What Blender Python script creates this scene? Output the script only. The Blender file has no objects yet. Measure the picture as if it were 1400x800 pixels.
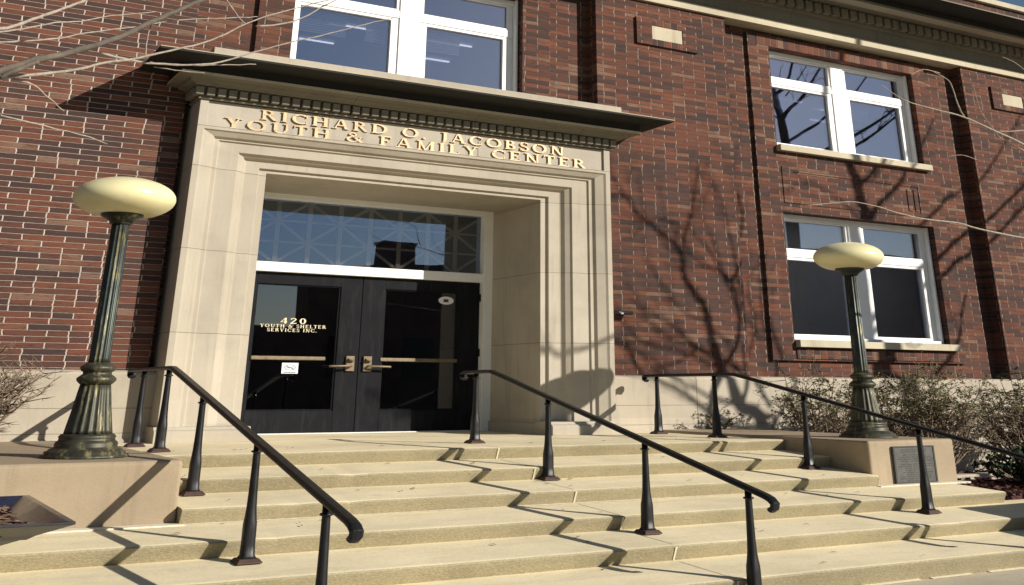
import bpy, bmesh, math, random
from mathutils import Vector, Matrix
from math import radians, sin, cos, pi, sqrt, atan2
random.seed(7)
S = bpy.context.scene
COL = S.collection
# ------------------------------------------------------------------ camera
F_PX, PPX, PPY = 1471.34346, 731.63624, -145.10997      # shifted lens, picture 1400 x 800
YAW, PITCH, ROLL = 0.531641791, 0.430145522, -0.00363779612
EYE = Vector((0, 0, 0.5944))
fwd = Vector((sin(YAW)*cos(PITCH), cos(YAW)*cos(PITCH), sin(PITCH)))
rgt = Vector((cos(YAW), -sin(YAW), 0))
dwn = fwd.cross(rgt)
rgt, dwn = cos(ROLL)*rgt + sin(ROLL)*dwn, -sin(ROLL)*rgt + cos(ROLL)*dwn
cam = bpy.data.cameras.new('camera')
cam.sensor_width = 36
cam.lens = F_PX/1400*36
cam.shift_x = (700-PPX)/1400
cam.shift_y = (PPY-400)/1400
cam.clip_start, cam.clip_end = 0.05, 2000
co = bpy.data.objects.new('camera', cam)
COL.objects.link(co)
m = Matrix((rgt, -dwn, -fwd)).transposed().to_4x4()
m.translation = EYE
co.matrix_world = m
S.camera = co
# ------------------------------------------------------------------ light
KX, KZ = 0.78, 0.53                                      # sun: per metre of depth, shadows run KX left and KZ down
SUN = Vector((KX, -1, KZ)).normalized()
elev = math.asin(SUN.z)
w = bpy.data.worlds.new('World')
S.world = w
w.use_nodes = True
nt = w.node_tree
bg = nt.nodes['Background']
sky = nt.nodes.new('ShaderNodeTexSky')
sky.sky_type = 'NISHITA'
sky.sun_disc = False
sky.sun_elevation = elev
sky.sun_rotation = atan2(SUN.x, SUN.y)
sky.air_density = 1.0
sky.dust_density = 0.3
sky.ozone_density = 2.0
nt.links.new(sky.outputs[0], bg.inputs[0])
bg.inputs[1].default_value = 0.050
sl = bpy.data.lights.new('sun', 'SUN')
sl.energy = 5.0
sl.angle = radians(0.5)
sl.color = (1.0, 0.93, 0.82)
so = bpy.data.objects.new('sun', sl)
COL.objects.link(so)
so.rotation_euler = SUN.to_track_quat('Z', 'Y').to_euler()
so.location = SUN*60
S.view_settings.view_transform = 'Standard'
S.view_settings.look = 'None'
S.view_settings.exposure = 0.36
S.view_settings.gamma = 1.0
S.view_settings.use_curve_mapping = False

# ------------------------------------------------------------------ helpers
def pix(u, v, y):
    """world point on the plane Y = y seen at photograph pixel (u, v): used to read sizes off the picture"""
    d = rgt*((u-PPX)/F_PX) + dwn*((v-PPY)/F_PX) + fwd
    return EYE + d*(y/d.y)

class MB:
    def __init__(s): s.v, s.f, s.mi, s.sm = [], [], [], []
    def add(s, vs, fs, mi=0, smooth=False):
        o = len(s.v)
        s.v += [tuple(p) for p in vs]
        for f in fs:
            s.f.append([i+o for i in f]); s.mi.append(mi); s.sm.append(smooth)
    def box(s, x0, x1, y0, y1, z0, z1, mi=0):
        vs = [(x0,y0,z0),(x1,y0,z0),(x1,y1,z0),(x0,y1,z0),(x0,y0,z1),(x1,y0,z1),(x1,y1,z1),(x0,y1,z1)]
        s.add(vs, [(3,2,1,0),(4,5,6,7),(0,1,5,4),(1,2,6,5),(2,3,7,6),(3,0,4,7)], mi)
    def loft(s, rings, mi=0, closed=True, caps=True, smooth=False):
        n = len(rings[0]); vs = [p for r in rings for p in r]; fs = []
        for i in range(len(rings)-1):
            for j in range(n if closed else n-1):
                k = (j+1) % n
                fs.append((i*n+j, i*n+k, (i+1)*n+k, (i+1)*n+j))
        if caps and closed:
            fs.append(tuple(range(n-1, -1, -1))); b = (len(rings)-1)*n
            fs.append(tuple(range(b, b+n)))
        s.add(vs, fs, mi, smooth)
    def tube(s, pts, rad, n=6, mi=0, smooth=True):
        pts = [Vector(p) for p in pts]; rings = []
        if not hasattr(rad, '__len__'): rad = [rad]*len(pts)
        up = Vector((0.13, 0.21, 0.97))
        for i, p in enumerate(pts):
            t = (pts[min(i+1, len(pts)-1)] - pts[max(i-1, 0)])
            if t.length < 1e-9: t = Vector((0,0,1))
            t.normalize()
            a = t.cross(up)
            if a.length < 1e-3: a = t.cross(Vector((1,0,0)))
            a.normalize(); b = t.cross(a)
            rings.append([p + (a*cos(2*pi*k/n) + b*sin(2*pi*k/n))*rad[i] for k in range(n)])
        s.loft(rings, mi, True, True, smooth)
    def lathe(s, prof, c=(0,0,0), n=48, mi=0, smooth=True, mod=None):
        rings = []
        for r, z in prof:
            rings.append([(c[0]+cos(2*pi*k/n)*r*(mod(k/n, z) if mod else 1), c[1]+sin(2*pi*k/n)*r*(mod(k/n, z) if mod else 1), c[2]+z) for k in range(n)])
        s.loft(rings, mi, True, True, smooth)
    def build(s, name, mats, parent=None, bevel=0, seg=2, auto=None):
        me = bpy.data.meshes.new(name)
        me.from_pydata(s.v, [], s.f)
        if not isinstance(mats, (list, tuple)): mats = [mats]
        for mm in mats: me.materials.append(mm)
        me.polygons.foreach_set('material_index', s.mi)
        me.polygons.foreach_set('use_smooth', s.sm)
        bm = bmesh.new(); bm.from_mesh(me)
        bmesh.ops.recalc_face_normals(bm, faces=bm.faces)
        bm.to_mesh(me); bm.free()
        me.update()
        o = bpy.data.objects.new(name, me)
        COL.objects.link(o)
        if parent:
            o.parent = parent
            o.matrix_parent_inverse = Matrix.Translation(-Vector(parent.location))
        if bevel:
            b = o.modifiers.new('bevel', 'BEVEL'); b.width = bevel; b.segments = seg; b.limit_method = 'ANGLE'
            b.harden_normals = False
        return o

def thing(name, loc, label, cat, group=None):
    o = bpy.data.objects.new(name, None)
    COL.objects.link(o); o.location = loc; o.empty_display_size = 0.1
    o['label'] = label; o['category'] = cat
    if group: o['group'] = group
    return o
def tag(o, label=None, cat=None, group=None, kind=None):
    if label: o['label'] = label
    if cat: o['category'] = cat
    if group: o['group'] = group
    if kind: o['kind'] = kind
    return o

# ------------------------------------------------------------------ materials
class NM:
    """small node-tree writer"""
    def __init__(s, name):
        s.m = bpy.data.materials.new(name); s.m.use_nodes = True
        s.t = s.m.node_tree; s.b = s.t.nodes['Principled BSDF']; s.out = s.t.nodes['Material Output']
    def n(s, typ, **kw):
        nd = s.t.nodes.new('ShaderNode'+typ)
        for k, v in kw.items(): setattr(nd, k, v)
        return nd
    def l(s, a, b): s.t.links.new(a, b)
    def put(s, sock, v):
        if isinstance(v, bpy.types.NodeSocket): s.l(v, sock)
        elif v is not None: sock.default_value = v
    def math(s, op, a, b=None, c=None, clamp=False):
        nd = s.n('Math', operation=op); nd.use_clamp = clamp
        s.put(nd.inputs[0], a); s.put(nd.inputs[1], b); s.put(nd.inputs[2], c)
        return nd.outputs[0]
    def pos(s):
        g = s.n('NewGeometry'); x = s.n('SeparateXYZ'); s.l(g.outputs['Position'], x.inputs[0])
        return g.outputs['Position'], x.outputs
    def comb(s, x, y, z):
        c = s.n('CombineXYZ'); s.put(c.inputs[0], x); s.put(c.inputs[1], y); s.put(c.inputs[2], z); return c.outputs[0]
    def scale(s, v, sc):
        nd = s.n('VectorMath', operation='MULTIPLY'); s.put(nd.inputs[0], v); nd.inputs[1].default_value = sc; return nd.outputs[0]
    def noise(s, vec, scale=5, detail=4, rough=0.55, dist=0):
        nd = s.n('TexNoise'); s.put(nd.inputs['Vector'], vec); nd.inputs['Scale'].default_value = scale
        nd.inputs['Detail'].default_value = detail; nd.inputs['Roughness'].default_value = rough
        nd.inputs['Distortion'].default_value = dist
        return nd.outputs['Fac']
    def ramp(s, fac, stops, interp='LINEAR'):
        r = s.n('ValToRGB'); s.put(r.inputs[0], fac); cr = r.color_ramp; cr.interpolation = interp
        while len(cr.elements) < len(stops): cr.elements.new(0.5)
        for e, (p, c) in zip(cr.elements, stops):
            e.position = p; e.color = (c[0], c[1], c[2], 1) if hasattr(c, '__len__') else (c, c, c, 1)
        return r.outputs[0]
    def mix(s, fac, a, b, mode='MIX'):
        nd = s.n('Mix', data_type='RGBA', blend_type=mode)
        s.put(nd.inputs[0], fac); s.put(nd.inputs[6], a if not isinstance(a, tuple) else (*a, 1)); s.put(nd.inputs[7], b if not isinstance(b, tuple) else (*b, 1))
        return nd.outputs[2]
    def bump(s, h, strength=0.3, dist=0.02):
        nd = s.n('Bump'); nd.inputs['Strength'].default_value = strength; nd.inputs['Distance'].default_value = dist
        s.l(h, nd.inputs['Height']); s.l(nd.outputs[0], s.b.inputs['Normal'])
    def set(s, color=None, rough=None, metal=None, spec=None):
        s.put(s.b.inputs['Base Color'], (*color, 1) if isinstance(color, tuple) and len(color) == 3 else color)
        s.put(s.b.inputs['Roughness'], rough); s.put(s.b.inputs['Metallic'], metal)
        s.put(s.b.inputs['Specular IOR Level'], spec)
        return s.m

def brick_material(name, soldier=False):
    k = NM(name); p, x = k.pos()
    along = k.math('ADD', x[0], x[1]); up = x[2]
    L, H = 0.478, 0.0655
    jx, jz = 0.017, 0.0080
    if soldier:
        L, H, jx, jz = 0.56, 0.155, 0.01, 0.02
        along, up = up, along
    # ragged edges
    wob = k.noise(k.scale(p, (6, 6, 22)), 1.6, 3, 0.6)
    up_w = k.math('MULTIPLY_ADD', k.math('SUBTRACT', wob, 0.5), 0.008 if not soldier else 0.02, up)
    al_w = k.math('MULTIPLY_ADD', k.math('SUBTRACT', wob, 0.5), 0.028 if not soldier else 0.008, along)
    rowf = k.math('DIVIDE', up_w, H); row = k.math('FLOOR', rowf)
    odd = k.math('MULTIPLY', k.math('FLOORED_MODULO', row, 2.0), 0.5)
    wn = k.n('TexWhiteNoise', noise_dimensions='1D'); k.l(row, wn.inputs['W'])
    jit = k.math('MULTIPLY', wn.outputs['Value'], 0.05)
    colf = k.math('ADD', k.math('ADD', k.math('DIVIDE', al_w, L), odd), jit); colm = k.math('FLOOR', colf)
    fx = k.math('SUBTRACT', colf, colm); fz = k.math('SUBTRACT', rowf, row)
    wid = k.n('TexWhiteNoise', noise_dimensions='2D'); k.l(k.comb(colm, row, 0.0), wid.inputs['Vector'])
    split = k.math('GREATER_THAN', wid.outputs['Value'], 0.80)
    half = k.math('MULTIPLY', split, k.math('GREATER_THAN', fx, 0.5))
    w2 = k.n('TexWhiteNoise', noise_dimensions='3D'); k.l(k.comb(colm, row, half), w2.inputs['Vector'])
    # joints
    dx = k.math('MULTIPLY', k.math('MINIMUM', fx, k.math('SUBTRACT', 1.0, fx)), L)
    dmid = k.math('MULTIPLY', k.math('ABSOLUTE', k.math('SUBTRACT', fx, 0.5)), L)
    dmid = k.math('ADD', dmid, k.math('MULTIPLY', k.math('SUBTRACT', 1.0, split), 10.0))
    dx = k.math('MINIMUM', dx, dmid)
    dz = k.math('MULTIPLY', k.math('MINIMUM', fz, k.math('SUBTRACT', 1.0, fz)), H)
    def sstep(v, a, b):
        r = k.n('MapRange', interpolation_type='SMOOTHSTEP'); k.l(v, r.inputs[0]); r.inputs[1].default_value = a; r.inputs[2].default_value = b
        return r.outputs[0]
    fh, fb = sstep(dx, jx*0.35, jx*0.75), sstep(dz, jz*0.30, jz*0.70)
    face = k.math('MULTIPLY', fh, fb)
    big = k.noise(k.scale(p, (1, 1, 1.6)), 0.55, 3, 0.5)
    t = k.math('ADD', w2.outputs['Value'], k.math('MULTIPLY', k.math('SUBTRACT', big, 0.5), 0.85))
    col = k.ramp(t, [(0.0, (0.052, 0.031, 0.028)), (0.22, (0.074, 0.038, 0.030)), (0.42, (0.102, 0.043, 0.030)), (0.60, (0.132, 0.049, 0.030)),
                     (0.78, (0.160, 0.056, 0.032)), (0.91, (0.182, 0.068, 0.038)), (0.97, (0.185, 0.090, 0.055)), (1.0, (0.21, 0.12, 0.08))])
    fine = k.noise(k.scale(p, (20, 20, 60)), 1.5, 4, 0.7)
    col = k.mix(k.math('MULTIPLY', k.math('SUBTRACT', fine, 0.35), 0.9, clamp=True), col, (0.05, 0.032, 0.03))
    streak = k.noise(k.scale(p, (7, 7, 75)), 1.0, 4, 0.7)
    col = k.mix(k.math('MULTIPLY', k.math('SUBTRACT', streak, 0.50, clamp=True), 4.0, clamp=True), col, (0.030, 0.021, 0.021))
    col = k.mix(k.math('MULTIPLY', k.math('SUBTRACT', 0.40, streak, clamp=True), 2.2, clamp=True), col, (0.185, 0.078, 0.050))
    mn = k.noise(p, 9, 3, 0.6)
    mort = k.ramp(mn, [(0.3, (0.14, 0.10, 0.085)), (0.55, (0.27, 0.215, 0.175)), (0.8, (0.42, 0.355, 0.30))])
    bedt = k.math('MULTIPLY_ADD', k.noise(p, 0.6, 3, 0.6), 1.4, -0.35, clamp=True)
    joint_shade = sstep(x[0], 2.2, 4.2)                          # raked-joint shade painted into the bed mortar, left out on the left pier
    bed = k.mix(k.math('MULTIPLY', joint_shade, k.math('SUBTRACT', 1.0, k.math('MULTIPLY', bedt, 0.5))), mort, (0.115, 0.085, 0.070))
    pale = k.mix(joint_shade, (0.50, 0.43, 0.37), mort)
    bed = k.mix(joint_shade, (0.40, 0.335, 0.285), bed)
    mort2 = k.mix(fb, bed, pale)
    colr = k.mix(face, mort2, col)
    soot_shade = k.noise(k.scale(p, (0.5, 0.5, 0.35)), 1.0, 4, 0.6)
    colr = k.mix(k.math('MULTIPLY', k.math('SUBTRACT', soot_shade, 0.5, clamp=True), 0.9, clamp=True), colr, (0.035, 0.025, 0.024))
    k.set(colr, 0.88, spec=0.25)
    h = k.math('ADD', face, k.math('MULTIPLY', fine, 0.35))
    h = k.math('ADD', h, k.math('MULTIPLY', w2.outputs['Value'], 0.25))
    k.bump(h, 0.9, 0.02)
    return k.m

def stone_material(name, base, joints_z=(), joints_x=(), dark=0.0, rough=0.8, streak=0.5, stain=None):
    k = NM(name); p, x = k.pos()
    n1 = k.noise(k.scale(p, (0.7, 0.7, 1.2)), 1.3, 5, 0.6)
    n2 = k.noise(k.scale(p, (9, 9, 1.2)), 1.0, 4, 0.65)
    n3 = k.noise(k.scale(p, (24, 24, 55)), 1.4, 4, 0.7)
    b = Vector(base)
    c = k.ramp(n1, [(0.25, tuple(b*0.80)), (0.5, tuple(b)), (0.75, tuple(b*1.10))])
    c = k.mix(k.math('MULTIPLY', k.math('SUBTRACT', n2, 0.52, clamp=True), streak*3, clamp=True), c, tuple(Vector((b.x*0.52, b.y*0.49, b.z*0.46))))
    c = k.mix(k.math('MULTIPLY', k.math('SUBTRACT', n3, 0.5, clamp=True), 1.0, clamp=True), c, tuple(b*0.62))
    wnb = k.n('TexWhiteNoise', noise_dimensions='3D')
    k.l(k.comb(k.math('FLOOR', k.math('DIVIDE', x[0], 1.9)), k.math('GREATER_THAN', x[0], 6.4), k.math('FLOOR', k.math('DIVIDE', k.math('SUBTRACT', x[2], 0.19), 0.985))), wnb.inputs['Vector'])
    c = k.mix(k.math('MULTIPLY', wnb.outputs['Value'], 0.42), c, tuple(Vector((b.x*0.70, b.y*0.68, b.z*0.66))))
    drip = k.noise(k.scale(p, (5, 5, 0.45)), 1.0, 4, 0.7)
    c = k.mix(k.math('MULTIPLY', k.math('SUBTRACT', drip, 0.56, clamp=True), 3.0, clamp=True), c, tuple(Vector((b.x*0.55, b.y*0.52, b.z*0.48))))
    if stain:
        n4 = k.noise(k.scale(p, (2.2, 2.2, 5)), 1.0, 5, 0.7)
        c = k.mix(k.math('MULTIPLY', k.math('SUBTRACT', n4, 0.42, clamp=True), 5.0, clamp=True), c, stain)
    def line(axis, val, w):
        d = k.math('ABSOLUTE', k.math('SUBTRACT', x[axis], val)); return k.math('LESS_THAN', d, w)
    for z in joints_z: c = k.mix(k.math('MULTIPLY', line(2, z, 0.0035), 0.75), c, (0.10, 0.08, 0.06))
    for xx in joints_x: c = k.mix(k.math('MULTIPLY', line(0, xx, 0.008), 0.75), c, (0.10, 0.08, 0.06))
    k.set(c, rough, spec=0.3)
    k.bump(k.math('ADD', n3, k.math('MULTIPLY', n2, 0.4)), 0.35, 0.008)
    return k.m

def concrete_material(name, base, dirt, agg=0.0):
    k = NM(name); p, x = k.pos()
    n1 = k.noise(p, 0.9, 5, 0.6); n2 = k.noise(k.scale(p, (1.2, 5, 5)), 1.0, 4, 0.65); n3 = k.noise(k.scale(p, (22, 22, 50)), 1.6, 4, 0.75)
    b = Vector(base)
    c = k.ramp(n1, [(0.25, tuple(b*0.76)), (0.5, tuple(b)), (0.75, tuple(b*1.12))])
    n5 = k.noise(k.scale(p, (2.2, 3, 3)), 1.3, 6, 0.75)
    c = k.mix(k.math('MULTIPLY', k.math('SUBTRACT', n5, 0.58, clamp=True), 3.0, clamp=True), c, tuple(Vector((b.x*0.60, b.y*0.58, b.z*0.56))))
    c = k.mix(k.math('MULTIPLY', k.math('SUBTRACT', n2, 0.48, clamp=True), 2.6, clamp=True), c, dirt)
    c = k.mix(k.math('MULTIPLY', k.math('SUBTRACT', n3, 0.47, clamp=True), 1.6+agg, clamp=True), c, tuple(b*0.55))
    if agg:
        v = k.n('TexVoronoi'); k.l(k.scale(p, (18, 18, 40)), v.inputs['Vector']); v.inputs['Scale'].default_value = 1.6
        c = k.mix(k.math('MULTIPLY', k.math('LESS_THAN', v.outputs['Distance'], 0.28), 0.45), c, tuple(b*1.35))
    k.set(c, 0.9, spec=0.2)
    k.bump(n3, 0.5 if agg else 0.3, 0.012 if agg else 0.006)
    return k.m

def paint_material(name, color, rough=0.4, noise=0.12, scale=6, metal=0.0, spec=0.5, second=None, thr=0.55, bump=0.0):
    k = NM(name); p, x = k.pos()
    n = k.noise(p, scale, 5, 0.65); b = Vector(color)
    c = k.ramp(n, [(0.3, tuple(b*(1-noise))), (0.7, tuple(b*(1+noise)))])
    if second:
        n2 = k.noise(k.scale(p, (8, 8, 1.4)), 1.6, 5, 0.7)
        c = k.mix(k.math('MULTIPLY', k.math('SUBTRACT', n2, thr, clamp=True), 6, clamp=True), c, second)
    r = k.math('MULTIPLY_ADD', n, 0.25, rough-0.12)
    k.set(c, r, metal, spec)
    if bump: k.bump(n, bump, 0.01)
    return k.m

def glass_material(name, refl, tint, gtint=(1, 1, 1)):
    k = NM(name)
    tr = k.n('BsdfTransparent'); tr.inputs[0].default_value = (*tint, 1)
    gl = k.n('BsdfGlossy'); gl.inputs['Roughness'].default_value = 0.0; gl.inputs[0].default_value = (*gtint, 1)
    p, x = k.pos()
    bn = k.n('Bump'); bn.inputs['Strength'].default_value = 0.02; bn.inputs['Distance'].default_value = 0.05
    k.l(k.noise(k.scale(p, (0.8, 0.8, 1.2)), 1.2, 1, 0.4), bn.inputs['Height']); k.l(bn.outputs[0], gl.inputs['Normal'])
    lw = k.n('LayerWeight'); lw.inputs[0].default_value = 0.35
    fac = k.math('MULTIPLY_ADD', lw.outputs['Fresnel'], 0.6, refl, clamp=True)
    mx = k.n('MixShader'); k.l(fac, mx.inputs[0]); k.l(tr.outputs[0], mx.inputs[1]); k.l(gl.outputs[0], mx.inputs[2])
    k.l(mx.outputs[0], k.out.inputs['Surface'])
    return k.m

def emit_material(name, color, s):
    k = NM(name); k.set((0.8, 0.8, 0.8), 0.6)
    k.b.inputs['Emission Color'].default_value = (*color, 1); k.b.inputs['Emission Strength'].default_value = s
    return k.m

M = {}
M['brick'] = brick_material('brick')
M['soldier'] = brick_material('soldier_brick', True)
M['stone'] = stone_material('limestone', (0.435, 0.39, 0.315), (1.18, 2.14, 3.14), (), streak=0.28)
M['frieze'] = stone_material('limestone_frieze', (0.435, 0.395, 0.33), (), (5.02, 7.33), streak=0.25)
M['corn'] = stone_material('limestone_shade_darkened', (0.20, 0.185, 0.145), (), (5.3, 7.2, 9.0, 14.2, 16.9, 20.4), streak=0.5)  # cornice stone colour darkened to hold its shade against bounced light
M['soot_shade'] = stone_material('sooty_shaded_limestone', (0.022, 0.021, 0.018), (), (), streak=0.6)  # stained soffit stone, blackened further in colour to deepen its shade
M['lightstone'] = stone_material('pale_limestone', (0.52, 0.465, 0.345), (), (), streak=0.2)
M['base'] = stone_material('base_limestone', (0.44, 0.39, 0.31), (0.36, 0.10), (1.2, 11.4, 14.6, 17.9), streak=0.3)
M['plinth'] = stone_material('brown_stone', (0.36, 0.285, 0.195), (), (), streak=0.35)
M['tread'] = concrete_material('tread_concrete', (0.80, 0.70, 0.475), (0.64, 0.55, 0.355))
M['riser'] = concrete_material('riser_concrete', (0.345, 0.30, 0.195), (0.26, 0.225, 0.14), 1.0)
M['caulk'] = paint_material('white_mortar', (0.66, 0.60, 0.46), 0.9, 0.15, 20)
M['black'] = paint_material('black_iron', (0.009, 0.009, 0.0105), 0.42, 0.35, 12, 0.0, 0.30)
M['rust'] = paint_material('rusty_iron', (0.055, 0.028, 0.022), 0.7, 0.4, 18)
M['bronze'] = paint_material('green_bronze', (0.035, 0.042, 0.036), 0.42, 0.4, 8, 0.55, 0.5, (0.30, 0.25, 0.10), 0.56)
M['gold_bronze'] = paint_material('worn_gold_bronze', (0.050, 0.049, 0.034), 0.5, 0.5, 7, 0.45, 0.5, (0.27, 0.24, 0.12), 0.53)
M['white'] = paint_material('white_window_paint', (0.80, 0.80, 0.79), 0.45, 0.04, 5)
M['cream'] = paint_material('cream_frame_paint', (0.70, 0.67, 0.60), 0.5, 0.06, 5)
M['tanbar'] = paint_material('tan_bar_paint', (0.40, 0.33, 0.22), 0.5, 0.08, 5)
M['door'] = paint_material('blue_black_door_paint', (0.012, 0.0125, 0.015), 0.7, 0.25, 3, 0, 0.06, (0.019, 0.020, 0.023), 0.5)
M['brass'] = paint_material('brass', (0.17, 0.128, 0.08), 0.5, 0.3, 12, 0.4)
M['gold'] = paint_material('gold_leaf', (0.50, 0.36, 0.21), 0.5, 0.25, 9, 0.25)
M['lettering'] = paint_material('cream_lettering', (0.70, 0.62, 0.42), 0.5, 0.1, 9)
M['glass_up'] = glass_material('window_glass', 0.27, (0.74, 0.76, 0.82), (0.80, 0.84, 0.98))
M['glass_door'] = glass_material('dark_glass', 0.10, (0.80, 0.80, 0.80), (0.74, 0.82, 0.97))
M['glass_transom'] = glass_material('transom_glass', 0.15, (0.86, 0.86, 0.86), (0.55, 0.70, 1.0))
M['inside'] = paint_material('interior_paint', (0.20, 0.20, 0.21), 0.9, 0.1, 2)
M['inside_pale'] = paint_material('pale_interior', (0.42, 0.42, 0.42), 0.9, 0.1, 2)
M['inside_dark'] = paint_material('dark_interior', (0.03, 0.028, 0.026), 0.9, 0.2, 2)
M['blind'] = paint_material('blind_slats', (0.80, 0.80, 0.78), 0.6, 0.05, 4)
M['tube'] = emit_material('lamp_tube', (1, 1, 1), 1.3)
M['panel'] = emit_material('fill_panel', (1, 0.98, 0.94), 2.2)  # glow of the added fill panels in the lower rooms
M['navy'] = paint_material('navy_glaze', (0.016, 0.020, 0.045), 0.22, 0.3, 4)
M['navy_out'] = paint_material('charcoal_glaze', (0.03, 0.03, 0.035), 0.4, 0.3, 4)
M['twig'] = paint_material('pale_bark', (0.31, 0.265, 0.215), 0.85, 0.35, 30)
M['bark'] = paint_material('grey_bark', (0.105, 0.085, 0.065), 0.9, 0.4, 14, bump=0.5)
M['shrubtwig'] = paint_material('brown_twigs', (0.20, 0.15, 0.105), 0.9, 0.4, 20)
M['black_plastic'] = paint_material('black_plastic', (0.02, 0.02, 0.022), 0.35, 0.2, 10)
M['paper'] = paint_material('white_paper', (0.78, 0.80, 0.80), 0.6, 0.03, 10)
M['ink'] = paint_material('dark_ink', (0.06, 0.06, 0.07), 0.7, 0.1, 10)
M['maroon'] = paint_material('maroon_print', (0.14, 0.025, 0.05), 0.6, 0.1, 10)
M['plaque'] = paint_material('slate_plaque', (0.075, 0.075, 0.07), 0.5, 0.25, 8, 0.3)
M['plaque_line'] = paint_material('plaque_engraving', (0.022, 0.022, 0.02), 0.6, 0.2, 20)

def globe_material():
    k = NM('yellowed_globe'); p, x = k.pos()
    n = k.noise(p, 3, 4, 0.6)
    c = k.ramp(n, [(0.3, (0.71, 0.645, 0.36)), (0.7, (0.77, 0.715, 0.44))])
    k.set(c, 0.32, spec=0.4)
    k.b.inputs['Subsurface Weight'].default_value = 0.25
    k.b.inputs['Subsurface Radius'].default_value = (0.2, 0.18, 0.1)
    k.b.inputs['Subsurface Scale'].default_value = 0.2
    return k.m
M['globe'] = globe_material()

def leaf_material(name, stops):
    k = NM(name); p, x = k.pos()
    n = k.noise(p, 7, 3, 0.6); w_ = k.n('TexWhiteNoise', noise_dimensions='3D')
    sn = k.n('VectorMath', operation='SNAP'); k.l(p, sn.inputs[0]); sn.inputs[1].default_value = (0.05, 0.05, 0.03)
    k.l(sn.outputs[0], w_.inputs['Vector'])
    t = k.math('ADD', k.math('MULTIPLY', n, 0.5), k.math('MULTIPLY', w_.outputs['Value'], 0.5))
    k.set(k.ramp(t, stops), 0.7, spec=0.3)
    return k.m
M['leaf_olive'] = leaf_material('olive_leaves', [(0.2, (0.06, 0.065, 0.02)), (0.5, (0.13, 0.14, 0.04)), (0.85, (0.22, 0.22, 0.08))])
M['leaf_brown'] = leaf_material('brown_leaves', [(0.2, (0.08, 0.06, 0.035)), (0.5, (0.17, 0.13, 0.075)), (0.85, (0.30, 0.24, 0.15))])
M['leaf_dark'] = leaf_material('dark_needles', [(0.2, (0.012, 0.02, 0.010)), (0.5, (0.03, 0.05, 0.02)), (0.85, (0.06, 0.09, 0.035))])
M['mulch'] = leaf_material('mulch', [(0.2, (0.035, 0.022, 0.018)), (0.5, (0.085, 0.05, 0.038)), (0.85, (0.20, 0.13, 0.10))])
M['chip'] = leaf_material('wood_chips', [(0.2, (0.07, 0.045, 0.03)), (0.5, (0.17, 0.11, 0.075)), (0.85, (0.36, 0.26, 0.18))])
M['redchip'] = leaf_material('red_mulch', [(0.2, (0.04, 0.018, 0.016)), (0.5, (0.095, 0.038, 0.033)), (0.85, (0.18, 0.08, 0.065))])
M['ground'] = concrete_material('pavement_concrete', (0.52, 0.46, 0.35), (0.40, 0.35, 0.25))
M['farground'] = concrete_material('asphalt', (0.06, 0.06, 0.058), (0.045, 0.045, 0.045))
M['farbrick'] = paint_material('far_brick', (0.22, 0.13, 0.09), 0.9, 0.3, 1.5)
M['farglass'] = paint_material('far_window', (0.02, 0.022, 0.026), 0.15, 0.2, 2)

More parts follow.
